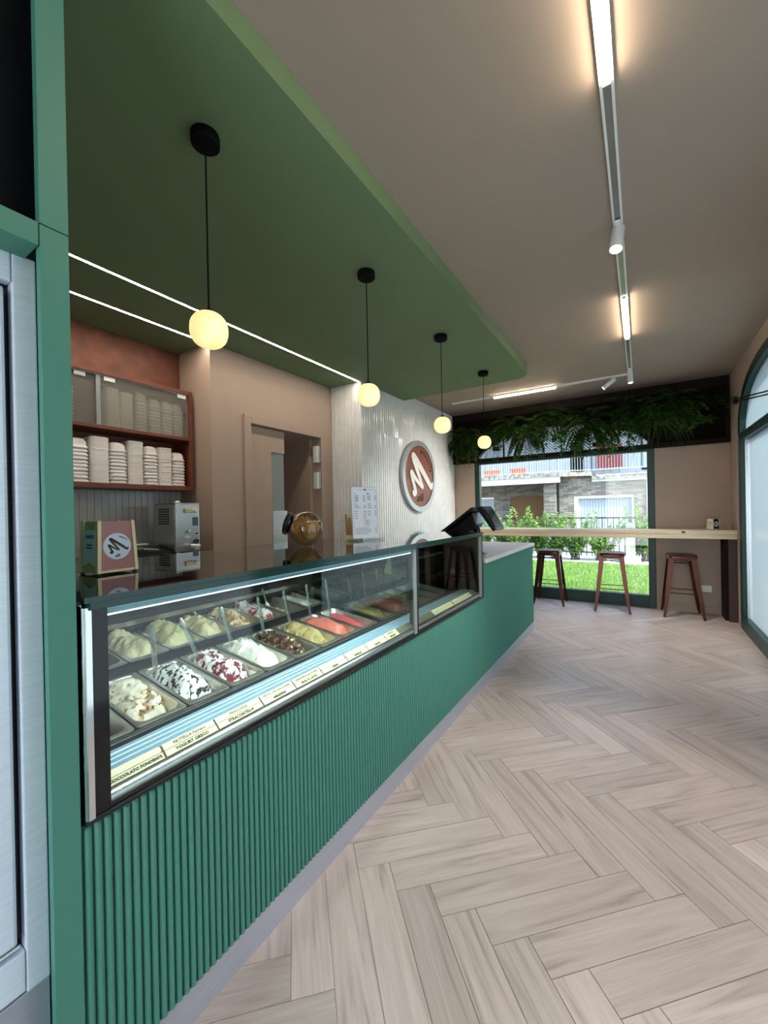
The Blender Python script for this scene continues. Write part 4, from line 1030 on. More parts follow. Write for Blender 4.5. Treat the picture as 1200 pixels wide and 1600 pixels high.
# ------------------------------------------------------------------ things on the glass top
ZG = 1.2025
def dispenser(loc, rot, label, card, ink, side, scale=1.0, grp=None, small=False):
    D = thing('napkin_dispenser', label, 'dispenser', loc, rot, grp)
    w0, w1_, d_, h_ = 0.060*scale, 0.0535*scale, 0.055*scale, 0.162*scale     # half widths bottom/top, half depth
    f0, f1 = 0.052*scale, 0.044*scale
    b = 0.006
    # front and back cards (face +x / -x), side cards (face -y / +y)
    def slab(x0, x1, ya0, ya1, m, nm, z0=b, z1=h_):
        return MB().add([(x0, -ya0, z0), (x0, ya0, z0), (x1, ya1, z1), (x1, -ya1, z1), (x0-0.004, -ya0, z0), (x0-0.004, ya0, z0), (x1-0.004, ya1, z1), (x1-0.004, -ya1, z1)],
                        [(0,1,2,3),(7,6,5,4),(0,4,5,1),(1,5,6,2),(2,6,7,3),(3,7,4,0)]).build(nm, m, D, local=True)
    fc = slab(f0, f1, w0-0.008, w1_-0.004, card, 'front_card')
    slab(-f0+0.004, -f1+0.004, w0-0.008, w1_-0.004, card, 'back_card')
    for s in (-1, 1):
        MB().add([(f0-0.004, s*(w0-0.004), b), (-f0+0.004, s*(w0-0.004), b), (-f1+0.004, s*(w1_-0.004), h_), (f1-0.004, s*(w1_-0.004), h_),
                  (f0-0.004, s*(w0-0.008), b), (-f0+0.004, s*(w0-0.008), b), (-f1+0.004, s*(w1_-0.008), h_), (f1-0.004, s*(w1_-0.008), h_)], [(0,1,2,3),(7,6,5,4),(0,4,5,1),(1,5,6,2),(2,6,7,3),(3,7,4,0)]).build('side_card', side, D, local=True)
        for q in (-1, 1):
            t = 0.010*scale
            MB().add([(q*f0-q*t, s*w0, b), (q*f0+q*0.003, s*w0, b), (q*f0+q*0.003, s*(w0-t), b), (q*f0-q*t, s*(w0-t), b), (q*f1-q*t, s*w1_, h_+0.002), (q*f1+q*0.003, s*w1_, h_+0.002), (q*f1+q*0.003, s*(w1_-t), h_+0.002), (q*f1-q*t, s*(w1_-t), h_+0.002)],
                     [(0,3,2,1),(4,5,6,7),(0,1,5,4),(1,2,6,5),(2,3,7,6),(3,0,4,7)]).build('corner_post', 'cream_wood', D, local=True)
    MB().box(-f0, f0, -w0+0.006, w0-0.006, b, b+0.007).build('base_board', 'cream_wood', D, local=True)
    for s in (-1, 1):
        for q in (-1, 1): MB().lathe([(0.006, 0), (0.006, b)], 10, (q*(f0-0.006), s*(w0-0.008), 0), cap=True).build('foot', 'black', D, local=True)
    nrm = Vector((h_, 0, f0-f1)).normalized(); upv = Vector((f1-f0, 0, h_)).normalized()
    zc = h_*0.52; xc = f0+(f1-f0)*(zc-b)/(h_-b)
    base = frame_matrix((xc, 0, zc), (0, 1, 0), upv)
    dm = MB().lathe([(0.0405*scale, 0), (0.0405*scale, 0.0006), (0.0, 0.0006)], 36, (0, 0, 0)).mesh('logo_disc', 'paper_blue')
    o = bpy.data.objects.new('logo_disc', dm); COL.objects.link(o); o.parent = D; o.matrix_basis = base
    lm_ = m_logo(0.040*scale, 2.1, None, 0.0005).mesh('logo_letter', ink)
    o2 = bpy.data.objects.new('logo_letter', lm_); COL.objects.link(o2); o2.parent = o; o2.matrix_basis = Matrix.Translation((-0.002*scale, 0.002*scale, 0.0006))
    if not small:
        for me, px, py, rz in ((T_AFFI_S, -0.002, -0.029, 0.0), (T_GEL_S, 0.018, 0.026, -0.5)):
            t_ = bpy.data.objects.new('lettering', me); COL.objects.link(t_); t_.parent = o; t_.matrix_basis = Matrix.Translation((px, py, 0.0012)) @ Matrix.Rotation(rz, 4, 'Z')
    # printed paper on the side facing the camera (-y)
    sb = frame_matrix((0.004, -(w0-0.0035), h_*0.5), (1, 0, 0), Vector((0, (w0-w1_), h_)).normalized())
    pm = MB().prism([(x*scale, y*scale) for x, y in [(-0.036, -0.055), (-0.02, -0.05), (0, -0.042), (0.02, -0.05), (0.036, -0.055), (0.034, 0.055), (-0.034, 0.055)]], 'z', 0.0, 0.0006).mesh('paper_sheet', 'paper_blue' if not small else 'cream_wood')
    o3 = bpy.data.objects.new('paper_sheet', pm); COL.objects.link(o3); o3.parent = D; o3.matrix_basis = sb
    for me, py in ((T_MAFFI, 0.034*scale), (T_MAFFI2, 0.006*scale)):
        t_ = bpy.data.objects.new('lettering', me); COL.objects.link(t_); t_.parent = o3; t_.matrix_basis = Matrix.Translation((0, py, 0.0012))
    return D
dispenser((-1.421, 0.606, ZG), math.radians(4), 'wooden napkin dispenser with a pink logo card on the glass top by the green post', 'pink_card', 'print_brown', 'sage_card')

# wafer jar: tilted glass globe
jr = thing('wafer_jar', 'tilted round glass jar of wafer cookies on the glass top', 'jar', (-1.47, 1.545, ZG))
JC = Vector((-1.47, 1.545, ZG+0.093)); R_ = 0.09
prof = [(R_*math.sin(a), -R_*math.cos(a)) for a in [PI*k/22 for k in range(1, 19)]]+[(0.052, 0.082), (0.056, 0.094)]
tilt = Matrix.Translation(JC) @ Matrix.Rotation(math.radians(75), 4, Vector((0.5, 0.85, 0))) @ Matrix.Rotation(math.radians(180), 4, 'Z')
axis_dir = Vector((-0.80, -0.45, 0.28)).normalized()
tilt = Matrix.Translation(JC) @ Vector((0, 0, 1)).rotation_difference(axis_dir).to_matrix().to_4x4()
MB().lathe(prof, 32).xf(tilt).build('globe', 'jar_glass', jr, smooth=True)
MB().lathe([(0.050, 0.088), (0.060, 0.088), (0.060, 0.104), (0.048, 0.108), (0.0, 0.108)], 28).xf(tilt).build('lid', 'black', jr, smooth=True)
rnd = random.Random(5); ckm = MB().lathe([(0.0, 0), (0.030, 0.0), (0.033, 0.002), (0.030, 0.004), (0.0, 0.004)], 18).mesh('wafer_cookie', 'cookie', smooth=True)
placed = 0
while placed < 46:
    p = Vector((rnd.uniform(-1, 1), rnd.uniform(-1, 1), rnd.uniform(-1, 0.72)))
    if p.length > 1: continue
    q = JC+p*0.050
    ax = Vector((rnd.uniform(-1, 1), rnd.uniform(-1, 1), rnd.uniform(-0.6, 0.6))).normalized()
    o = inst('wafer_cookie', ckm, None, q); o.rotation_mode = 'QUATERNION'; o.rotation_quaternion = Vector((0, 0, 1)).rotation_difference(ax)
    tag(o, 'round golden wafer cookie inside the tilted glass jar', 'cookie', 'wafer cookies in the jar'); placed += 1

# menu stand
MLp = Vector((-1.465, 1.947)); ang = math.radians(73); dirv = Vector((math.cos(ang), math.sin(ang), 0))
ms = thing('menu_stand', 'clear acrylic stand with a white printed price list on the glass top', 'menu', (MLp.x, MLp.y, ZG))
MW_, MH_ = 0.205, 0.315
upv = Vector((0.04*dirv.y*-1, 0.04*dirv.x, 1)).normalized()
Bm = frame_matrix((MLp.x, MLp.y, ZG+0.012), dirv, upv)
def mpiece(x0, x1, y0, y1, z0, z1, nm, m, par): return MB().box(x0, x1, y0, y1, z0, z1).xf(Bm).build(nm, m, par)
mpiece(-0.004, MW_+0.004, 0.0, MH_+0.004, -0.003, -0.0005, 'back_sheet', 'clear_glass', ms)
mpiece(-0.006, MW_+0.006, -0.012, 0.0, -0.05, 0.045, 'foot', 'clear_glass', ms)
pp = mpiece(0, MW_, 0.002, MH_, 0.0, 0.0006, 'price_list', 'paper', ms)
# rows of print: bars of ink at the places of the printed lines
def ink(rects, nm='printed_lines', m='print'):
    M = MB()
    for x0, x1, y0, y1 in rects: M.box(x0*MW_, x1*MW_, MH_*(1-y1), MH_*(1-y0), 0.0006, 0.0010)
    M.xf(Bm).build(nm, m, pp)
rr = []
for x0, y in ((0.10, .165), (0.10, .20), (0.10, .235), (0.10, .27)): rr += [(x0, x0+0.15, y, y+.012), (0.42, 0.50, y, y+.012)]
for y in (.165, .20, .235): rr += [(0.58, 0.72, y, y+.012), (0.86, 0.93, y, y+.012)]
for y in (.36, .395): rr += [(0.10, 0.26 if y < .38 else 0.33, y, y+.010), (0.43, 0.51, y, y+.012), (0.59, 0.74, y, y+.010), (0.86, 0.93, y, y+.012)]
for y in (.47, .51, .555, .60): rr += [(0.10, 0.20, y, y+.010), (0.43, 0.51, y, y+.012)]
for y in (.47, .51, .545): rr += [(0.58, 0.70, y, y+.010), (0.86, 0.93, y, y+.012)]
rr += [(0.10, 0.18, .325, .335), (0.58, 0.70, .325, .335), (0.10, 0.16, .12, .13), (0.57, 0.66, .115, .135)]
for y in (.80, .835, .87, .905): rr += [(0.10, 0.10+random.uniform(0.35, 0.6), y, y+.008), (0.85, 0.92, y, y+.010)]
for a, b, c, d in ((.44, .66, .645, .648), (.44, .66, .762, .765), (.44, .443, .645, .765), (.657, .66, .645, .765), (.48, .62, .665, .675), (.46, .64, .70, .71), (.51, .59, .738, .748)): rr.append((a, b, c, d))
rr += [(.05, .38, .045, .048), (.62, .95, .045, .048), (.05, .054, .045, .95), (.946, .95, .045, .95)]
ink(rr); ink([(.42, .58, .05, .06), (.47, .53, .03, .05)], 'printed_emblem')

# wafer holder just behind the menu
WX, WY = -1.565, 2.045
wh = thing('wafer_holder', 'small holder of rolled wafers behind the menu stand', 'holder', (WX, WY, ZG))
MB().lathe([(0.034, 0.0), (0.034, 0.03), (0.031, 0.03), (0.031, 0.004), (0.0, 0.004)], 20, (WX, WY, ZG)).build('base', 'cream_wood', wh)
for k in range(7):
    a = k*2*PI/6; r = 0.018 if k < 6 else 0.0; h_ = 0.115+0.02*((k*5) % 3)
    p = Vector((WX+r*math.cos(a), WY+r*math.sin(a), ZG+0.005)); q = p+Vector((0.35*r*math.cos(a), 0.35*r*math.sin(a), h_))
    MB().tube([p, q], 0.0065, 10).build('rolled_wafer', 'cookie', wh, smooth=True)

# ------------------------------------------------------------------ till
ts = thing('till_terminal', 'black touch-screen till with a small customer display on the stone worktop', 'till', (-1.40, 3.50, 0.987))
zc_ = 0.987
MB().prism([(-1.34, zc_), (-1.17, zc_), (-1.20, 1.07), (-1.225, 1.07), (-1.24, 1.02), (-1.34, 1.003)], 'y', 3.45, 3.53).build('stand_foot', 'black', ts, bevel=0.004)
MB().tube([(-1.22, 3.49, 1.03), (-1.24, 3.49, 1.20), (-1.27, 3.49, 1.26)], 0.028, 12).build('stand_neck', 'black', ts)
MB().prism([(-1.60, 1.115), (-1.585, 1.105), (-1.195, 1.385), (-1.205, 1.40)], 'y', 3.28, 3.64).build('touch_screen', 'black', ts, bevel=0.004)
MB().prism([(-1.585, 1.128), (-1.215, 1.394), (-1.217, 1.397), (-1.587, 1.131)], 'y', 3.29, 3.63).build('screen_glass', 'screen', ts)
MB().prism([(-1.50, 1.16), (-1.23, 1.355), (-1.20, 1.25), (-1.28, 1.17)], 'y', 3.36, 3.56).build('rear_housing', 'black', ts, bevel=0.008)
MB().prism([(-1.205, 1.395), (-1.150, 1.405), (-1.030, 1.205), (-1.058, 1.19)], 'y', 3.36, 3.62).build('customer_display', 'black', ts, bevel=0.004)
MB().prism([(-1.135, 1.384), (-1.132, 1.386), (-1.040, 1.232), (-1.043, 1.230)], 'y', 3.38, 3.60).build('display_glass', 'screen', ts)

# ------------------------------------------------------------------ pendants
def globe_mat():
    m = bpy.data.materials.new('pendant_glass'); m.use_nodes = True; t = m.node_tree; b = t.nodes['Principled BSDF']; L = t.links.new
    b.inputs['Base Color'].default_value = (*lin((250, 236, 200)), 1); b.inputs['Roughness'].default_value = 0.5
    tc = t.nodes.new('ShaderNodeTexCoord'); wv = t.nodes.new('ShaderNodeTexNoise'); wv.inputs['Scale'].default_value = 14
    L(tc.outputs['Object'], wv.inputs['Vector']); r = t.nodes.new('ShaderNodeValToRGB'); r.color_ramp.elements[0].position = 0.35; r.color_ramp.elements[1].position = 0.65
    r.color_ramp.elements[0].color = (*lin((255, 216, 132)), 1); r.color_ramp.elements[1].color = (*lin((255, 232, 166)), 1)
    L(wv.outputs['Fac'], r.inputs['Fac']); L(r.outputs[0], b.inputs['Emission Color']); b.inputs['Emission Strength'].default_value = 0.49
    MATS['pendant_glass'] = m
globe_mat()
PY = [0.975, 2.074, 3.18, 4.275]
plab = ['globe pendant lamp nearest the camera, on the longest looking cord', 'globe pendant lamp second from the camera, in front of the tiled wall corner', 'globe pendant lamp third from the camera, above the round sign', 'globe pendant lamp farthest from the camera, before the planter']
for i, y in enumerate(PY):
    P_ = thing('pendant_lamp', plab[i], 'lamp', (-1.42, y, 2.03), 0, 'globe pendant lamps over the counter')
    MB().lathe([(0.0, 0), (0.052, 0), (0.054, -0.004), (0.054, -0.036), (0.050, -0.04), (0.0, -0.04)], 28, (-1.42, y, ZS-0.0005)).build('ceiling_cap', 'black_matte', P_, smooth=True)
    MB().tube([(-1.42, y, ZS-0.035), (-1.42, y, 2.168)], 0.0032, 6).build('cord', 'black_matte', P_)
    pr = []
    for k in range(21):
        a = PI*k/20; s_, c_ = math.sin(a), math.cos(a)
        pr.append((0.0705*abs(s_)**0.82 if s_ > 1e-6 else 0.0, -0.069*math.copysign(abs(c_)**0.88, c_)))
    G = MB(); n = 48; vs = []
    for k, (r, z) in enumerate(pr):
        for j in range(n): a = 2*PI*j/n; rr_ = r*(1+0.010*(1 if j % 2 else -1)); vs.append((-1.42+rr_*math.cos(a), y+rr_*math.sin(a), 2.103+z))
    fs = [(k*n+j, k*n+(j+1) % n, (k+1)*n+(j+1) % n, (k+1)*n+j) for k in range(20) for j in range(n)]
    G.add(vs, fs).build('globe', 'pendant_glass', P_, smooth=True)
    MB().lathe([(0.012, 0), (0.012, 0.02), (0.004, 0.026)], 14, (-1.42, y, 2.163), cap=True).build('socket', 'black_matte', P_)

# ------------------------------------------------------------------ soffit LED lines, track and spots
for x, y0, y1, lb in ((-2.70, 0.45, YT-0.03, 'long warm LED line in the green soffit, longer of two'), (-3.148, 0.45, YN-0.01, 'warm LED line in the green soffit, shorter one nearer the wall')):
    t = thing('led_line', lb, 'light', (x, (y0+y1)/2, ZS), 0, 'recessed LED lines in the green soffit')
    MB().box(x-0.014, x-0.0085, y0, y1, ZS-0.004, ZS-0.0002).box(x+0.0085, x+0.014, y0, y1, ZS-0.004, ZS-0.0002).build('profile', 'black_matte', t)
    MB().box(x-0.0085, x+0.0085, y0, y1, ZS-0.0045, ZS-0.0002).build('diffuser', 'led_warm', t)
XK = -0.085
trk = thing('ceiling_track', 'long white lighting track running down the ceiling', 'track', (XK, 3.0, ZC))
def track_section(axis, c, a, b, nm, par, dark):
    if axis == 'y':
        MB().box(c-0.024, c-0.014, a, b, ZC-0.016, ZC-0.0003).box(c+0.014, c+0.024, a, b, ZC-0.016, ZC-0.0003).build(nm, 'white_plastic', par)
        MB().box(c-0.014, c+0.014, a, b, ZC-0.010, ZC-0.0003).build('track_slot', dark, par)
    else:
        MB().box(a, b, c-0.024, c-0.014, ZC-0.016, ZC-0.0003).box(a, b, c+0.014, c+0.024, ZC-0.016, ZC-0.0003).build(nm, 'white_plastic', par)
        MB().box(a, b, c-0.014, c+0.014, ZC-0.010, ZC-0.0003).build('track_slot', dark, par)
track_section('y', XK, -1.5, 5.62, 'track_rail', trk, 'track_alu')
trb = thing('ceiling_track', 'white lighting track across the ceiling before the planter', 'track', (-1.2, 5.62, ZC))
track_section('x', 5.64, -2.35, XK-0.026, 'track_rail', trb, 'white_plastic')
def lin_lamp(axis, c, a, b, lb):
    t = thing('linear_lamp', lb, 'light', (c if axis == 'y' else (a+b)/2, (a+b)/2 if axis == 'y' else c, ZC), 0, 'linear lamps in the ceiling tracks')
    if axis == 'y':
        MB().box(c-0.0135, c+0.0135, a, b, ZC-0.034, ZC-0.012).build('diffuser', 'led_track', t, bevel=0.002)
        MB().box(c-0.0138, c+0.0138, a-0.006, a-0.0005, ZC-0.034, ZC-0.012).box(c-0.0138, c+0.0138, b+0.0005, b+0.006, ZC-0.034, ZC-0.012).build('end_cap', 'white_plastic', t)
    else:
        MB().box(a, b, c-0.0135, c+0.0135, ZC-0.034, ZC-0.012).build('diffuser', 'led_track', t, bevel=0.002)
        MB().box(a-0.006, a-0.0005, c-0.0138, c+0.0138, ZC-0.034, ZC-0.012).box(b+0.0005, b+0.006, c-0.0138, c+0.0138, ZC-0.034, ZC-0.012).build('end_cap', 'white_plastic', t)
lin_lamp('y', XK, 0.55, 1.71, 'glowing linear lamp in the ceiling track nearest the camera')
lin_lamp('y', XK, 3.53, 4.39, 'glowing linear lamp farther down the long ceiling track')
lin_lamp('x', 5.64, -1.72, -0.91, 'glowing linear lamp in the short track before the planter')
def spot(x, y, d, lb, L=0.13, r=0.028, watts=95):
    t = thing('track_spotlight', lb, 'spotlight', (x, y, ZC), 0, 'white spotlights on the ceiling tracks')
    MB().box(x-0.013, x+0.013, y-0.055, y+0.055, ZC-0.030, ZC-0.0165).build('adapter', 'white_plastic', t, bevel=0.002)
    piv = Vector((x, y, ZC-0.05)); MB().tube([(x, y, ZC-0.028), piv], 0.007, 10).build('stem', 'white_plastic', t)
    d = Vector(d).normalized(); M_ = Matrix.Translation(piv) @ Vector((0, 0, 1)).rotation_difference(d).to_matrix().to_4x4()
    hd = MB().lathe([(0.0, -0.02), (r-0.003, -0.02), (r, -0.016), (r, L), (r-0.004, L), (r-0.004, L-0.006)], 28).xf(M_).build('head', 'white_plastic', t, smooth=True)
    MB().lathe([(0.0, L-0.006), (r-0.0045, L-0.006)], 28).xf(M_).build('lens', 'spot_face', hd)
    sl = bpy.data.lights.new('spot_beam', 'SPOT'); sl.energy = watts; sl.spot_size = math.radians(75); sl.spot_blend = 0.8; sl.color = (1.0, 0.92, 0.83); sl.shadow_soft_size = 0.03
    so_ = bpy.data.objects.new('spot_beam', sl); COL.objects.link(so_); so_.location = M_ @ Vector((0, 0, L+0.01)); so_.rotation_euler = d.to_track_quat('-Z', 'Y').to_euler()
    return t
spot(XK, 2.62, (-0.10, -0.30, -1), 'white spotlight on the long track between the two linear lamps', 0.12, 0.034)
spot(XK, 5.42, (0.04, -0.1, -1), 'white upright spotlight at the far end of the long track', 0.13, 0.028)
spot(-0.26, 5.64, (-0.95, -0.15, -0.75), 'white tilted spotlight on the short track before the planter', 0.14, 0.026)

# ------------------------------------------------------------------ wooden bar and stools
bar = thing('wooden_bar', 'long pale wooden bar across the garden window on a brown leg', 'bar', (-0.9, 6.3, 0))
MB().box(-2.68, XR-0.002, 6.10, 6.485, 1.027, 1.077).build('top_plank', 'pale_wood', bar, bevel=0.003)
MB().box(-2.68, XR-0.002, 6.102, 6.485, 0.973, 1.0255).build('lower_plank', 'pale_wood', bar, bevel=0.003)
MB().box(0.855, XR-0.004, 6.14, 6.48, 0.0, 0.972).build('leg', 'leg_brown', bar, bevel=0.003)
MB().box(0.825, 0.854, 6.20, 6.47, 0.0, 0.972).build('leg_inner_panel', 'dark_brown', bar, bevel=0.003)
for y in (6.16, 6.44): MB().box(-2.60, -2.52, y, y+0.03, 0.0, 0.972).build('leg', 'leg_brown', bar)
K = MB(); K.prism([(0.43+0.022*math.cos(a*PI/8), 1.052+0.014*math.sin(a*PI/8)) for a in range(16)], 'y', 6.0985, 6.102); K.build('knot', 'copper_wood', bar)
dispenser((0.735, 6.28, 1.0775), math.radians(-50), 'small napkin dispenser with a dark logo card on the wooden bar', 'dark_brown', 'print_brown', 'paper', 0.80, None, True)

def make_stool(loc, rz, label):
    t = thing('bar_stool', label, 'stool', loc, rz, 'copper metal stools at the wooden bar')
    zs = 0.772; sw = 0.30
    S_ = MB().loft([loop(sw, sw, 0.045, zs-0.045, 5), loop(sw, sw, 0.045, zs-0.014, 5), loop(sw-0.012, sw-0.012, 0.045, zs-0.003, 5), loop(sw-0.05, sw-0.05, 0.05, zs, 5), loop(sw-0.12, sw-0.12, 0.04, zs-0.004, 5), loop(0.05, 0.02, 0.009, zs-0.004, 5)], cap0=False, cap1=False)
    S_.build('seat', 'stool_copper', t, smooth=True, local=True)
    MB().loft([loop(0.05, 0.02, 0.009, zs-0.0041, 5), loop(0.05, 0.02, 0.009, zs-0.02, 5)], cap0=False).build('seat_slot', 'black', t, local=True)
    for sx in (-1, 1):
        for sy in (-1, 1):
            top = Vector((sx*(sw/2-0.030), sy*(sw/2-0.030), zs-0.02)); bot = Vector((sx*0.198, sy*0.198, 0.03))
            M = MB(); L = []
            for k, (wd) in ((0.0, 0.040), (0.55, 0.033), (1.0, 0.019)):
                c = top.lerp(bot, k)
                # L-shaped pressed channel: outer corner and two flanges
                o1 = c+Vector((sx*wd*0.45, sy*wd*0.45, 0)); th = 0.008
                L.append([o1, o1+Vector((-sx*wd*1.5, 0, 0)), o1+Vector((-sx*wd*1.5, -sy*th, 0)), o1+Vector((-sx*wd*0.55, -sy*wd*0.55, 0)), o1+Vector((-sx*th, -sy*wd*1.5, 0)), o1+Vector((0, -sy*wd*1.5, 0))])
            M.loft(L).build('leg', 'stool_copper', t, local=True)
            MB().loft([loop(0.026, 0.026, 0.006, 0.0, 3, bot.x, bot.y), loop(0.022, 0.022, 0.006, 0.045, 3, bot.x-sx*0.002, bot.y-sy*0.002)]).build('foot', 'stool_copper', t, local=True)
    def at(z): 
        k = (zs-0.02-z)/(zs-0.05); return (sw/2-0.030)+(0.198-(sw/2-0.030))*k
    for z, pr in ((0.30, 'x'), (0.25, 'y')):
        a = at(z)-0.006
        for s_ in (-1, 1):
            p0, p1_ = ((-a, s_*a, z), (a, s_*a, z)) if pr == 'x' else ((s_*a, -a, z), (s_*a, a, z))
            MB().tube([p0, p1_], 0.0055, 8).build('footrest', 'stool_copper', t, local=True)
    z = zs-0.11; a = at(z)
    MB().tube([(-a, -a, z), (a, a, z)], 0.004, 6).build('cross_brace', 'stool_copper', t, local=True)
    MB().tube([(-a, a, z-0.009), (a, -a, z-0.009)], 0.004, 6).build('cross_brace', 'stool_copper', t, local=True)
    MB().box(-0.10, 0.10, -sw/2+0.004, -sw/2+0.010, zs-0.075, zs-0.044).build('apron', 'stool_copper', t, local=True)
    MB().box(-0.10, 0.10, sw/2-0.010, sw/2-0.004, zs-0.075, zs-0.044).build('apron', 'stool_copper', t, local=True)
    MB().box(-sw/2+0.004, -sw/2+0.010, -0.10, 0.10, zs-0.075, zs-0.044).build('apron', 'stool_copper', t, local=True)
    MB().box(sw/2-0.010, sw/2-0.004, -0.10, 0.10, zs-0.075, zs-0.044).build('apron', 'stool_copper', t, local=True)
    return t
st = make_stool((0.415, 6.265, 0), math.radians(2), 'copper metal bar stool nearest the side window, before the plain wall')
dup(st, (-0.345, 6.195, 0), (0, 0, math.radians(3)), 'copper metal bar stool in the middle of the three')
dup(st, (-1.135, 6.255, 0), (0, 0, math.radians(2)), 'copper metal bar stool beside the end of the green counter')

# wall fittings
ol = thing('wall_outlet', 'white double wall socket under the bar', 'socket', (0.67, YB, 0.28))
MB().box(0.60, 0.735, YB-0.010, YB-0.0003, 0.275, 0.355).build('cover', 'white_plastic', ol, bevel=0.004)
for x in (0.635, 0.70): MB().box(x-0.02, x+0.02, YB-0.0125, YB-0.0095, 0.29, 0.34).build('insert', 'white', ol, bevel=0.002)
tag(MB().box(0.335, 0.50, YB-0.005, YB-0.0003, 0.30, 0.39).build('cover_plate', 'taupe_wall', bevel=0.002), 'flat taupe cover plate on the wall behind the right stool', 'plate')
tag(MB().box(-2.66, -2.54, YB-0.010, YB-0.0003, 1.115, 1.235).build('switch_plate', 'white_plastic', bevel=0.003), 'white switch plate on the back wall left of the window', 'switch')
so = thing('wall_outlet', 'pale socket plate on the tiled return wall beside the door', 'socket', (-2.93, YT, 1.30))
MB().box(-2.99, -2.87, YT-0.012, YT-0.0015, 1.27, 1.35).build('cover', 'cream_wood', so, bevel=0.004)
MB().box(-2.97, -2.89, YT-0.0145, YT-0.0118, 1.285, 1.335).build('insert', 'white', so, bevel=0.002)
tag(MB().box(XT+0.001, XT+0.04, 4.20, 5.30, 1.02, 1.055).build('wall_ledge', 'black', bevel=0.003), 'thin black ledge on the tiled wall below the sign', 'ledge')

# ------------------------------------------------------------------ hanging planter screen above the garden window
ps = thing('planter_screen', 'dark brown planter screen of expanded metal above the garden window', 'planter', (-0.88, 6.45, 2.145))
px0, px1, pz0, pz1, py0, py1 = -2.682, 0.931, 2.145, 2.962, 6.425, 6.496
MB().box(px0, px1, py0, py1, pz0, pz0+0.058).build('bottom_rail', 'dark_brown', ps, bevel=0.003)
MB().box(px0, px1, py0, py1, 2.84, pz1).build('top_board', 'dark_brown', ps, bevel=0.003)
MB().box(px0, px0+0.05, py0, py1, pz0+0.058, 2.84).build('end_board', 'dark_brown', ps, bevel=0.003)
MB().box(px1-0.04, px1, py0, py1, pz0+0.058, 2.84).build('end_board', 'dark_brown', ps, bevel=0.003)
for x in (-1.83, -0.98, 0.10): MB().box(x-0.011, x+0.011, 6.44, 6.47, pz0+0.058, 2.84).build('mullion', 'mesh_brown', ps)
wall_opening('x', 6.476, 6.494, px0+0.05, px1-0.04, 2.84, [(-2.34, 0.16, pz0+0.058, AB)], z0=pz0+0.058).build('backing', 'dark_brown', ps)
EM = MB(); dx, dz = 0.044, 0.0215; y_ = 6.456; nxm = int((0.93+2.64)/dx); nzm = int((2.84-2.203)/dz)
for i in range(nxm):
    for j in range(nzm):
        cx_ = -2.632+dx*(i+0.5)+(dx/2 if j % 2 else 0); cz_ = 2.203+dz*(j+0.5)
        if cx_ > 0.885: continue
        # slanted strand pair of one mesh cell
        for sgn in (-1, 1):
            a = (cx_-sgn*dx/2, cz_); b = (cx_, cz_+dz/2*1.0)
            w2 = 0.0034
            EM.add([(a[0], y_-0.003, a[1]-w2), (b[0], y_-0.003, b[1]-w2), (b[0], y_+0.003, b[1]+w2), (a[0], y_+0.003, a[1]+w2)], [(0, 1, 2, 3)])
            c_ = (cx_, cz_-dz/2)
            EM.add([(a[0], y_-0.003, a[1]-w2), (c_[0], y_-0.003, c_[1]-w2), (c_[0], y_+0.003, c_[1]+w2), (a[0], y_+0.003, a[1]+w2)], [(0, 1, 2, 3)])
tag(EM.build('expanded_mesh', 'mesh_brown', ps), kind='stuff')
MB().lathe([(0.006, 0), (0.006, 0.004)], 10).xf(frame_matrix((0.905, py0-0.001, 2.17), (1, 0, 0), (0, 0, 1))).build('screw', 'chrome', ps)

def leaf(M, p, d, L, w_, n_=None, droop=0.0, fold=0.15):
    d = Vector(d).normalized(); up = n_ or Vector((0, 0, 1)); s_ = d.cross(up)
    if s_.length < 1e-3: s_ = d.orthogonal()
    s_.normalize(); nn = s_.cross(d).normalized(); p = Vector(p)
    a = p+d*L*0.45+nn*w_*fold; t_ = p+d*L+Vector((0, 0, -droop*L))
    M.add([p, a+s_*w_/2, t_, a-s_*w_/2, p+d*L*0.48-nn*w_*fold*0.4], [(0, 4, 2, 1), (0, 3, 2, 4)])
def fern(rnd, c, n, L, spread=1.0, drop=0.9, lw=0.26, m='fern_leaf'):
    M = MB(); c = Vector(c)
    for k in range(n):
        az = rnd.uniform(-1.5, 1.5)*spread; el = rnd.uniform(-0.9, 1.0)
        d = Vector((math.sin(az), -0.55-0.3*math.cos(az), 0)).normalized()*math.cos(el)+Vector((0, 0, math.sin(el))); p = c.copy(); l = L*rnd.uniform(0.65, 1.1); seg = 11; v_ = d.normalized()
        for s_ in range(seg):
            q = p+v_*(l/seg); t_ = s_/seg; side = v_.cross(Vector((0, 0, 1)));
            side = side.normalized() if side.length > 1e-3 else Vector((1, 0, 0))
            ll = l*lw*(0.35+math.sin(PI*(0.12+0.83*t_)))*0.75
            for sg_ in (-1, 1): leaf(M, q, side*sg_+v_*0.55, ll, ll*0.38, droop=0.25)
            p = q; v_ = (v_+Vector((0, 0, -drop*1.7/seg))).normalized()
        leaf(M, p, v_, l*0.12, l*0.04)
    return M
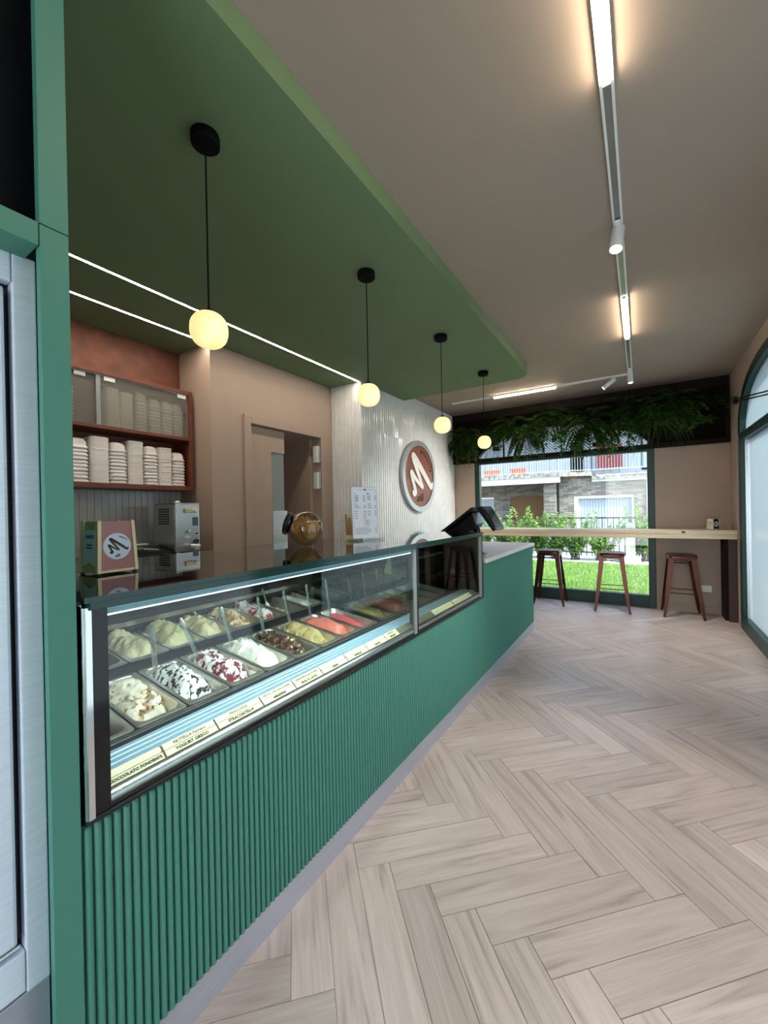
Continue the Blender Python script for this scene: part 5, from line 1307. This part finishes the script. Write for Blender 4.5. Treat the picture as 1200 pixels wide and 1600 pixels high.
def tuft(rnd, c, n, L, w_=0.010, drop=1.6):
    M = MB(); c = Vector(c)
    for k in range(n):
        az = rnd.uniform(-1.5, 1.5); el = rnd.uniform(-0.3, 1.3)
        v_ = Vector((math.sin(az)*math.cos(el), -math.cos(az)*math.cos(el)*0.8, math.sin(el))).normalized(); p = c+Vector((rnd.uniform(-.06, .06), 0, rnd.uniform(-.03, .03))); l = L*rnd.uniform(0.6, 1.15); pts = []; seg = 6
        for s_ in range(seg+1):
            side = v_.cross(Vector((0, 1, 0.2))).normalized()*w_*(1-(s_/seg)**1.5)*0.5
            pts.append((p-side, p+side)); p = p+v_*(l/seg); v_ = (v_+Vector((0, 0, -drop*1.8/seg))).normalized()
        vs = [q for a in pts for q in a]; M.add(vs, [(2*i, 2*i+1, 2*i+3, 2*i+2) for i in range(seg)])
    return M
def vine(rnd, c, n, L, size=0.05, wide=0.12):
    M = MB(); c = Vector(c)
    for k in range(n):
        p = c+Vector((rnd.uniform(-wide, wide), rnd.uniform(-0.05, 0.01), rnd.uniform(-0.02, 0.08))); l = L*rnd.uniform(0.35, 1.0); steps = max(3, int(l/0.03)); v_ = Vector((rnd.uniform(-.5, .5), -0.7, rnd.uniform(0, .5))).normalized()
        for s_ in range(steps):
            q = p+v_*0.032; M.tube([p, q], 0.0015, 3, False)
            for _ in range(2):
                az = rnd.uniform(0, 2*PI); leaf(M, q, (math.cos(az), math.sin(az)*0.6-0.5, rnd.uniform(-.7, .3)), size*rnd.uniform(.7, 1.3), size*rnd.uniform(.5, .8), droop=0.3)
            p = q; v_ = (v_+Vector((rnd.uniform(-.2, .2), 0, -0.45))).normalized()
    return M
PL = [
 ('fern', (-2.46, 6.40, 2.60), 44, 0.38, 'fern_leaf', 'dark fern at the far left end of the planter screen'),
 ('moss', (-2.30, 6.40, 2.38), 16, 0.42, 'moss_leaf', 'pale trailing plant hanging left below the planter screen'),
 ('tuft', (-2.14, 6.40, 2.58), 60, 0.34, 'fern_leaf', 'dark strappy plant behind the last pendant lamp'),
 ('vine', (-1.95, 6.40, 2.42), 13, 0.30, 'fern_leaf', 'small leafy vine between the strappy plant and the star-shaped fern'),
 ('fern', (-1.72, 6.40, 2.72), 27, 0.34, 'fern_leaf', 'dark small fern under the top board left of centre'),
 ('fern', (-1.46, 6.40, 2.58), 47, 0.40, 'fern_leaf', 'star-shaped fern left of the planter centre'),
 ('vine', (-1.05, 6.40, 2.50), 19, 0.34, 'pothos_leaf', 'bright broad leafed vine right of the star-shaped fern'),
 ('fern', (-1.12, 6.40, 2.76), 27, 0.34, 'fern_leaf', 'dark fern hugging the top board near the centre'),
 ('fern', (-0.60, 6.40, 2.60), 51, 0.43, 'fern_leaf', 'large dark fern right of the planter centre'),
 ('moss', (-0.52, 6.40, 2.34), 10, 0.24, 'moss_leaf', 'pale trailing tuft under the large dark fern'),
 ('vine', (-0.20, 6.40, 2.52), 18, 0.44, 'pothos_leaf', 'long leafy vine hanging beside the right window jamb'),
 ('fern', (-0.10, 6.40, 2.74), 30, 0.36, 'fern_leaf', 'dark fern under the top board above the long vine'),
 ('tuft', (0.22, 6.40, 2.50), 90, 0.52, 'grass_leaf', 'long grassy plant hanging over the plain wall'),
 ('fern', (0.38, 6.40, 2.72), 30, 0.38, 'fern_leaf', 'dark fern above the long grassy plant'),
 ('vine', (0.60, 6.40, 2.46), 15, 0.22, 'pothos_leaf', 'glossy broad leafed plant at the right of the planter'),
 ('vine', (0.74, 6.40, 2.70), 13, 0.26, 'fern_leaf', 'dark leafy plant in the upper right corner of the planter'),
]
for i, (kd, c, n_, L_, m_, lb) in enumerate(PL):
    c = (c[0], c[1], c[2]-0.05); L_ *= 1.1
    rnd = random.Random(100+i)
    T_ = thing('planter_fern' if kd == 'fern' else ('grassy_plant' if kd == 'tuft' else 'trailing_plant'), lb, 'plant', (c[0], c[1], c[2]), 0, 'plants on the planter screen')
    M = fern(rnd, c, n_, L_) if kd == 'fern' else (tuft(rnd, c, n_, L_) if kd == 'tuft' else (vine(rnd, c, n_, L_, 0.022, 0.08) if kd == 'moss' else vine(rnd, c, n_, L_, 0.062 if m_ == 'pothos_leaf' else 0.04, 0.15)))
    M.v = [(min(max(x, -2.66), 0.915), min(y, 6.452) if z > 2.14 else min(y, 6.47), min(z, 2.95)) for x, y, z in M.v]
    M.build('foliage', m_, T_)
    MB().box(c[0]-0.05, c[0]+0.05, 6.41, 6.452, c[2]-0.06, c[2]-0.0).build('pot', 'black_matte', T_, bevel=0.004)

# ------------------------------------------------------------------ garden and street outside the back window
GZ = -0.05
lawn = structure(MB().box(-9, 6, YB+0.26, 11.6, GZ-0.1, GZ).build('lawn_ground', 'lawn_soil'), 'green lawn in the garden outside the window')
GB = MB(); rnd = random.Random(3)
for i in range(26000):
    y = YB+0.3+(11.5-YB-0.3)*rnd.random()**1.15; x = rnd.uniform(-0.50*(y)-0.6, 0.12*y+0.2)
    h_ = rnd.uniform(0.03, 0.07); a = rnd.uniform(0, PI); w2 = rnd.uniform(0.004, 0.008); lx, ly = rnd.uniform(-.03, .03), rnd.uniform(-.03, .03)
    GB.add([(x-w2*math.cos(a), y-w2*math.sin(a), GZ), (x+w2*math.cos(a), y+w2*math.sin(a), GZ), (x+lx, y+ly, GZ+h_)], [(0, 1, 2)])
tag(GB.build('grass_blades', 'lawn_blade', lawn), kind='stuff')
structure(MB().box(-9, 6, 11.6, 13.2, GZ-0.1, GZ+0.01).build('gravel_bed', 'gravel'), 'pale gravel strip along the garden fence')
structure(MB().box(-40, 40, 13.2, 40, GZ-0.25, GZ-0.05).build('street_ground', 'asphalt'), 'grey street paving before the garages')
# fence
fe = thing('garden_fence', 'black iron bar fence behind the laurel shrubs', 'fence', (-1.5, 12.9, GZ))
FY = 12.9; bm_ = MB().box(-0.008, 0.008, -0.008, 0.008, 0.0, 1.13).mesh('fence_bar', 'iron')
MB().box(-8, 4, FY-0.012, FY+0.012, GZ+1.10, GZ+1.135).build('top_rail', 'iron', fe)
MB().box(-8, 4, FY-0.012, FY+0.012, GZ+0.12, GZ+0.15).build('bottom_rail', 'iron', fe)
x = -6.6
while x < 1.6:
    inst('fence_bar', bm_, fe, (x+1.5, 0, 0.011)); x += 0.135
cp = thing('concrete_post', 'pale concrete post on a square foot at the fence', 'post', (-0.24, 11.95, GZ))
MB().box(-0.34, -0.14, 11.88, 12.06, GZ+0.16, 0.95).build('shaft', 'concrete', cp, bevel=0.01)
MB().box(-0.46, -0.02, 11.78, 12.18, GZ, GZ+0.16).build('foot', 'concrete', cp, bevel=0.015)
# laurel shrubs
def shrub(rnd, x, y, h_, n):
    M = MB(); St = MB()
    for k in range(n):
        az = rnd.uniform(0, 2*PI); lean = rnd.uniform(0.05, 0.55); hh = h_*rnd.uniform(0.45, 1.0) if k else h_
        v_ = Vector((math.cos(az)*lean, math.sin(az)*lean, 1)).normalized() if k else Vector((0.05, 0, 1)).normalized(); p = Vector((x+rnd.uniform(-.10, .10), y+rnd.uniform(-.1, .1), GZ+0.01)); pts = [p.copy()]; seg = max(8, int(hh/0.055))
        for s_ in range(seg):
            p = p+v_*(hh/seg); v_ = (v_+Vector((rnd.uniform(-.10, .10)+math.cos(az)*0.03, rnd.uniform(-.10, .10), 0.02))).normalized(); pts.append(p.copy())
            t_ = s_/seg
            if t_ > 0.12:
                for _ in range(4):
                    a = rnd.uniform(0, 2*PI); L_ = 0.19*(1.15-0.55*t_)*rnd.uniform(.7, 1.2)
                    leaf(M, p, (math.cos(a), math.sin(a), rnd.uniform(0.3, 1.2)), L_, L_*0.36, droop=0.25)
        St.tube(pts, [0.009*(1-i/len(pts))+0.002 for i in range(len(pts))], 5)
    return M, St
SHR = [(-3.45, 12.1, 1.42, 'laurel shrub at the far left behind the till'), (-3.0, 12.0, 1.50, 'laurel shrub second from the left in the window'), (-2.45, 12.2, 1.46, 'laurel shrub before the brown garage door'), (-2.02, 12.0, 1.30, 'laurel shrub before the stone pillar'),
       (-1.52, 12.0, 1.42, 'laurel shrub between the stone pillar and the pale garage door'), (-0.92, 12.05, 1.32, 'laurel shrub before the pale garage door, left of the concrete post'), (0.05, 12.25, 1.78, 'tall laurel shrub right of the concrete post'), (-4.1, 12.1, 1.5, 'laurel shrub hidden mostly behind the till')]
for i, (x, y, h_, lb) in enumerate(SHR):
    T_ = thing('laurel_shrub', lb, 'shrub', (x, y, GZ), 0, 'laurel shrubs along the fence')
    M, St = shrub(random.Random(40+i), x, y, h_, 20)
    M.build('foliage', 'laurel_leaf', T_); St.build('stem', 'soil', T_)

# house opposite
hb = thing('apartment_house', 'stone clad house with garages and balconies across the street', 'building', (-3.5, 24, GZ-0.05))
FYB = 22.0
def hp(nm, m, *b, bevel=0.0): return MB().box(*b).build(nm, m, hb, bevel=bevel)
# ground floor wall pieces around two garage doors and a gate
hp('stone_wall', 'stone_cladding', -2.80, 1.2, FYB, FYB+0.3, 1.93, 2.80)
hp('stone_wall', 'stone_cladding', -0.28, 1.2, FYB, FYB+0.3, GZ, 1.93)
hp('stone_wall', 'stone_cladding', -3.60, -2.80, FYB, FYB+0.3, GZ, 2.80)
hp('stone_wall', 'stone_cladding', -9.0, -3.60, FYB+1.8, FYB+2.1, 2.05, 2.80)
hp('stone_wall', 'stone_cladding', -7.4, -6.4, FYB+1.8, FYB+2.1, GZ, 2.05)
hp('stone_wall', 'stone_cladding', -4.35, -3.60, FYB+1.8, FYB+2.1, GZ, 2.05)
hp('stone_pillar', 'stone_cladding', -4.18, -3.60, FYB-0.3, FYB+0.3, GZ, 2.62, bevel=0.01)
hp('drain_pipe', 'iron', -3.57, -3.49, FYB-0.08, FYB-0.001, GZ, 2.78)
hp('corner_board', 'render_white', 0.22, 0.36, FYB-0.05, FYB-0.001, GZ, 2.64)
def ribbed(nm, m, x0, x1, y, z0, z1, n):
    d = hp(nm, m, x0, x1, y, y+0.05, z0, z1)
    for i in range(n):
        a = x0+(x1-x0)*i/n; MB().box(a+0.012, a+(x1-x0)/n-0.012, y-0.02, y-0.0005, z0+0.02, z1-0.02).build('panel', m, d)
ribbed('garage_door', 'garage_blue', -2.62, -0.36, FYB+0.16, GZ, 1.80, 18)
MB().box(-2.80, -2.62, FYB+0.02, FYB+0.2, GZ, 1.93).box(-0.36, -0.28, FYB+0.02, FYB+0.2, GZ, 1.93).box(-2.62, -0.36, FYB+0.02, FYB+0.2, 1.80, 1.93).build('garage_frame', 'render_white', hb)
ribbed('garage_door', 'door_brown', -6.4, -4.35, FYB+1.9, GZ, 2.05, 14)
ribbed('garage_door', 'garage_white', -9.0, -7.4, FYB+1.9, GZ, 2.0, 10)
# first floor: slabs, walls, windows
hp('balcony_slab', 'slab_concrete', -12.0, -3.35, FYB-0.7, FYB+2.2, 2.92, 3.12)
hp('fascia', 'render_white', -12.0, -3.35, FYB-0.66, FYB-0.45, 2.62, 2.92)
MB().prism([(-3.35, FYB-0.7), (-3.35, FYB+2.2), (-2.0, FYB+2.2), (-2.0, FYB-0.15)], 'z', 2.90, 3.10).build('balcony_slab', 'slab_concrete', hb)
hp('balcony_slab', 'slab_concrete', -2.0, 3.0, FYB-0.15, FYB+2.2, 2.72, 2.88)
hp('fascia', 'render_white', -2.0, 3.0, FYB-0.08, FYB-0.002, 2.60, 2.72)
hp('upper_wall', 'siding', -12.0, 3.0, FYB+2.0, FYB+2.3, 3.10, 6.4)
for i in range(40):
    MB().box(-12+i*0.37, -12+i*0.37+0.33, FYB+1.97, FYB+1.999, 3.10, 6.4).build('siding_board', 'siding', hb)
for x0, x1 in ((-3.2, -2.55), (0.05, 0.75)):
    wn = hp('window', 'dark_void', x0, x1, FYB+1.94, FYB+1.968, 3.2, 4.9); MB().box(x0+0.06, x1-0.06, FYB+1.925, FYB+1.9395, 3.3, 4.8).build('pane', 'window_pale' if x0 > 0 else 'dark_void', wn)
hp('red_panel', 'red_awning', -1.9, -0.75, FYB+1.2, FYB+1.25, 3.35, 4.5)
hp('roof', 'slab_concrete', -12.5, 3.5, FYB-0.9, FYB+6, 6.4, 6.6)
# railings
rl = MB()
def railing(pts, z0, z1, step):
    M = MB()
    for (xa, ya), (xb, yb) in zip(pts[:-1], pts[1:]):
        L_ = math.hypot(xb-xa, yb-ya); n = max(1, int(L_/step))
        for zz in (z0+0.06, z1): M.tube([(xa, ya, zz), (xb, yb, zz)], 0.018, 5)
        for i in range(n+1):
            t_ = i/n; M.tube([(xa+(xb-xa)*t_, ya+(yb-ya)*t_, z0), (xa+(xb-xa)*t_, ya+(yb-ya)*t_, z1)], 0.009 if i % 12 else 0.02, 4)
    return M
tag(railing([(-12, FYB-0.6), (-3.4, FYB-0.6), (-2.0, FYB-0.05), (3.0, FYB-0.05)], 3.12, 4.05, 0.12).build('railing', 'render_white', hb), kind='stuff')
for x0, x1, lb in ((-5.75, -5.0, 'larger terracotta flower box on the balcony opposite'), (-7.2, -6.35, 'smaller terracotta flower box farther left on the balcony opposite')):
    P_ = thing('flower_box', lb, 'planter', ((x0+x1)/2, FYB-0.5, 3.13), 0, 'terracotta flower boxes on the balcony opposite')
    MB().prism([(x0+0.05, 3.125), (x1-0.05, 3.125), (x1, 3.40), (x0, 3.40)], 'y', FYB-0.58, FYB-0.42).build('box', 'orange_pot', P_)
    MB().box(x0-0.02, x1+0.02, FYB-0.6, FYB-0.4, 3.40, 3.45).build('rim', 'orange_pot', P_)
# pale terrace and boundary wall outside the side windows
structure(MB().box(XR+0.26, 9, -9, YB+0.25, GZ-0.1, GZ+0.03).build('terrace_ground', 'paving'), 'pale paved terrace outside the side windows')
structure(MB().box(5.0, 5.2, -9, 9, GZ, 2.6).build('wall_terrace', 'render_white'), 'pale boundary wall beyond the terrace')
structure(MB().box(-9, 9, -14, YF-0.21, GZ-0.1, GZ+0.03).build('forecourt_ground', 'paving'), 'pale paved forecourt before the entrance')
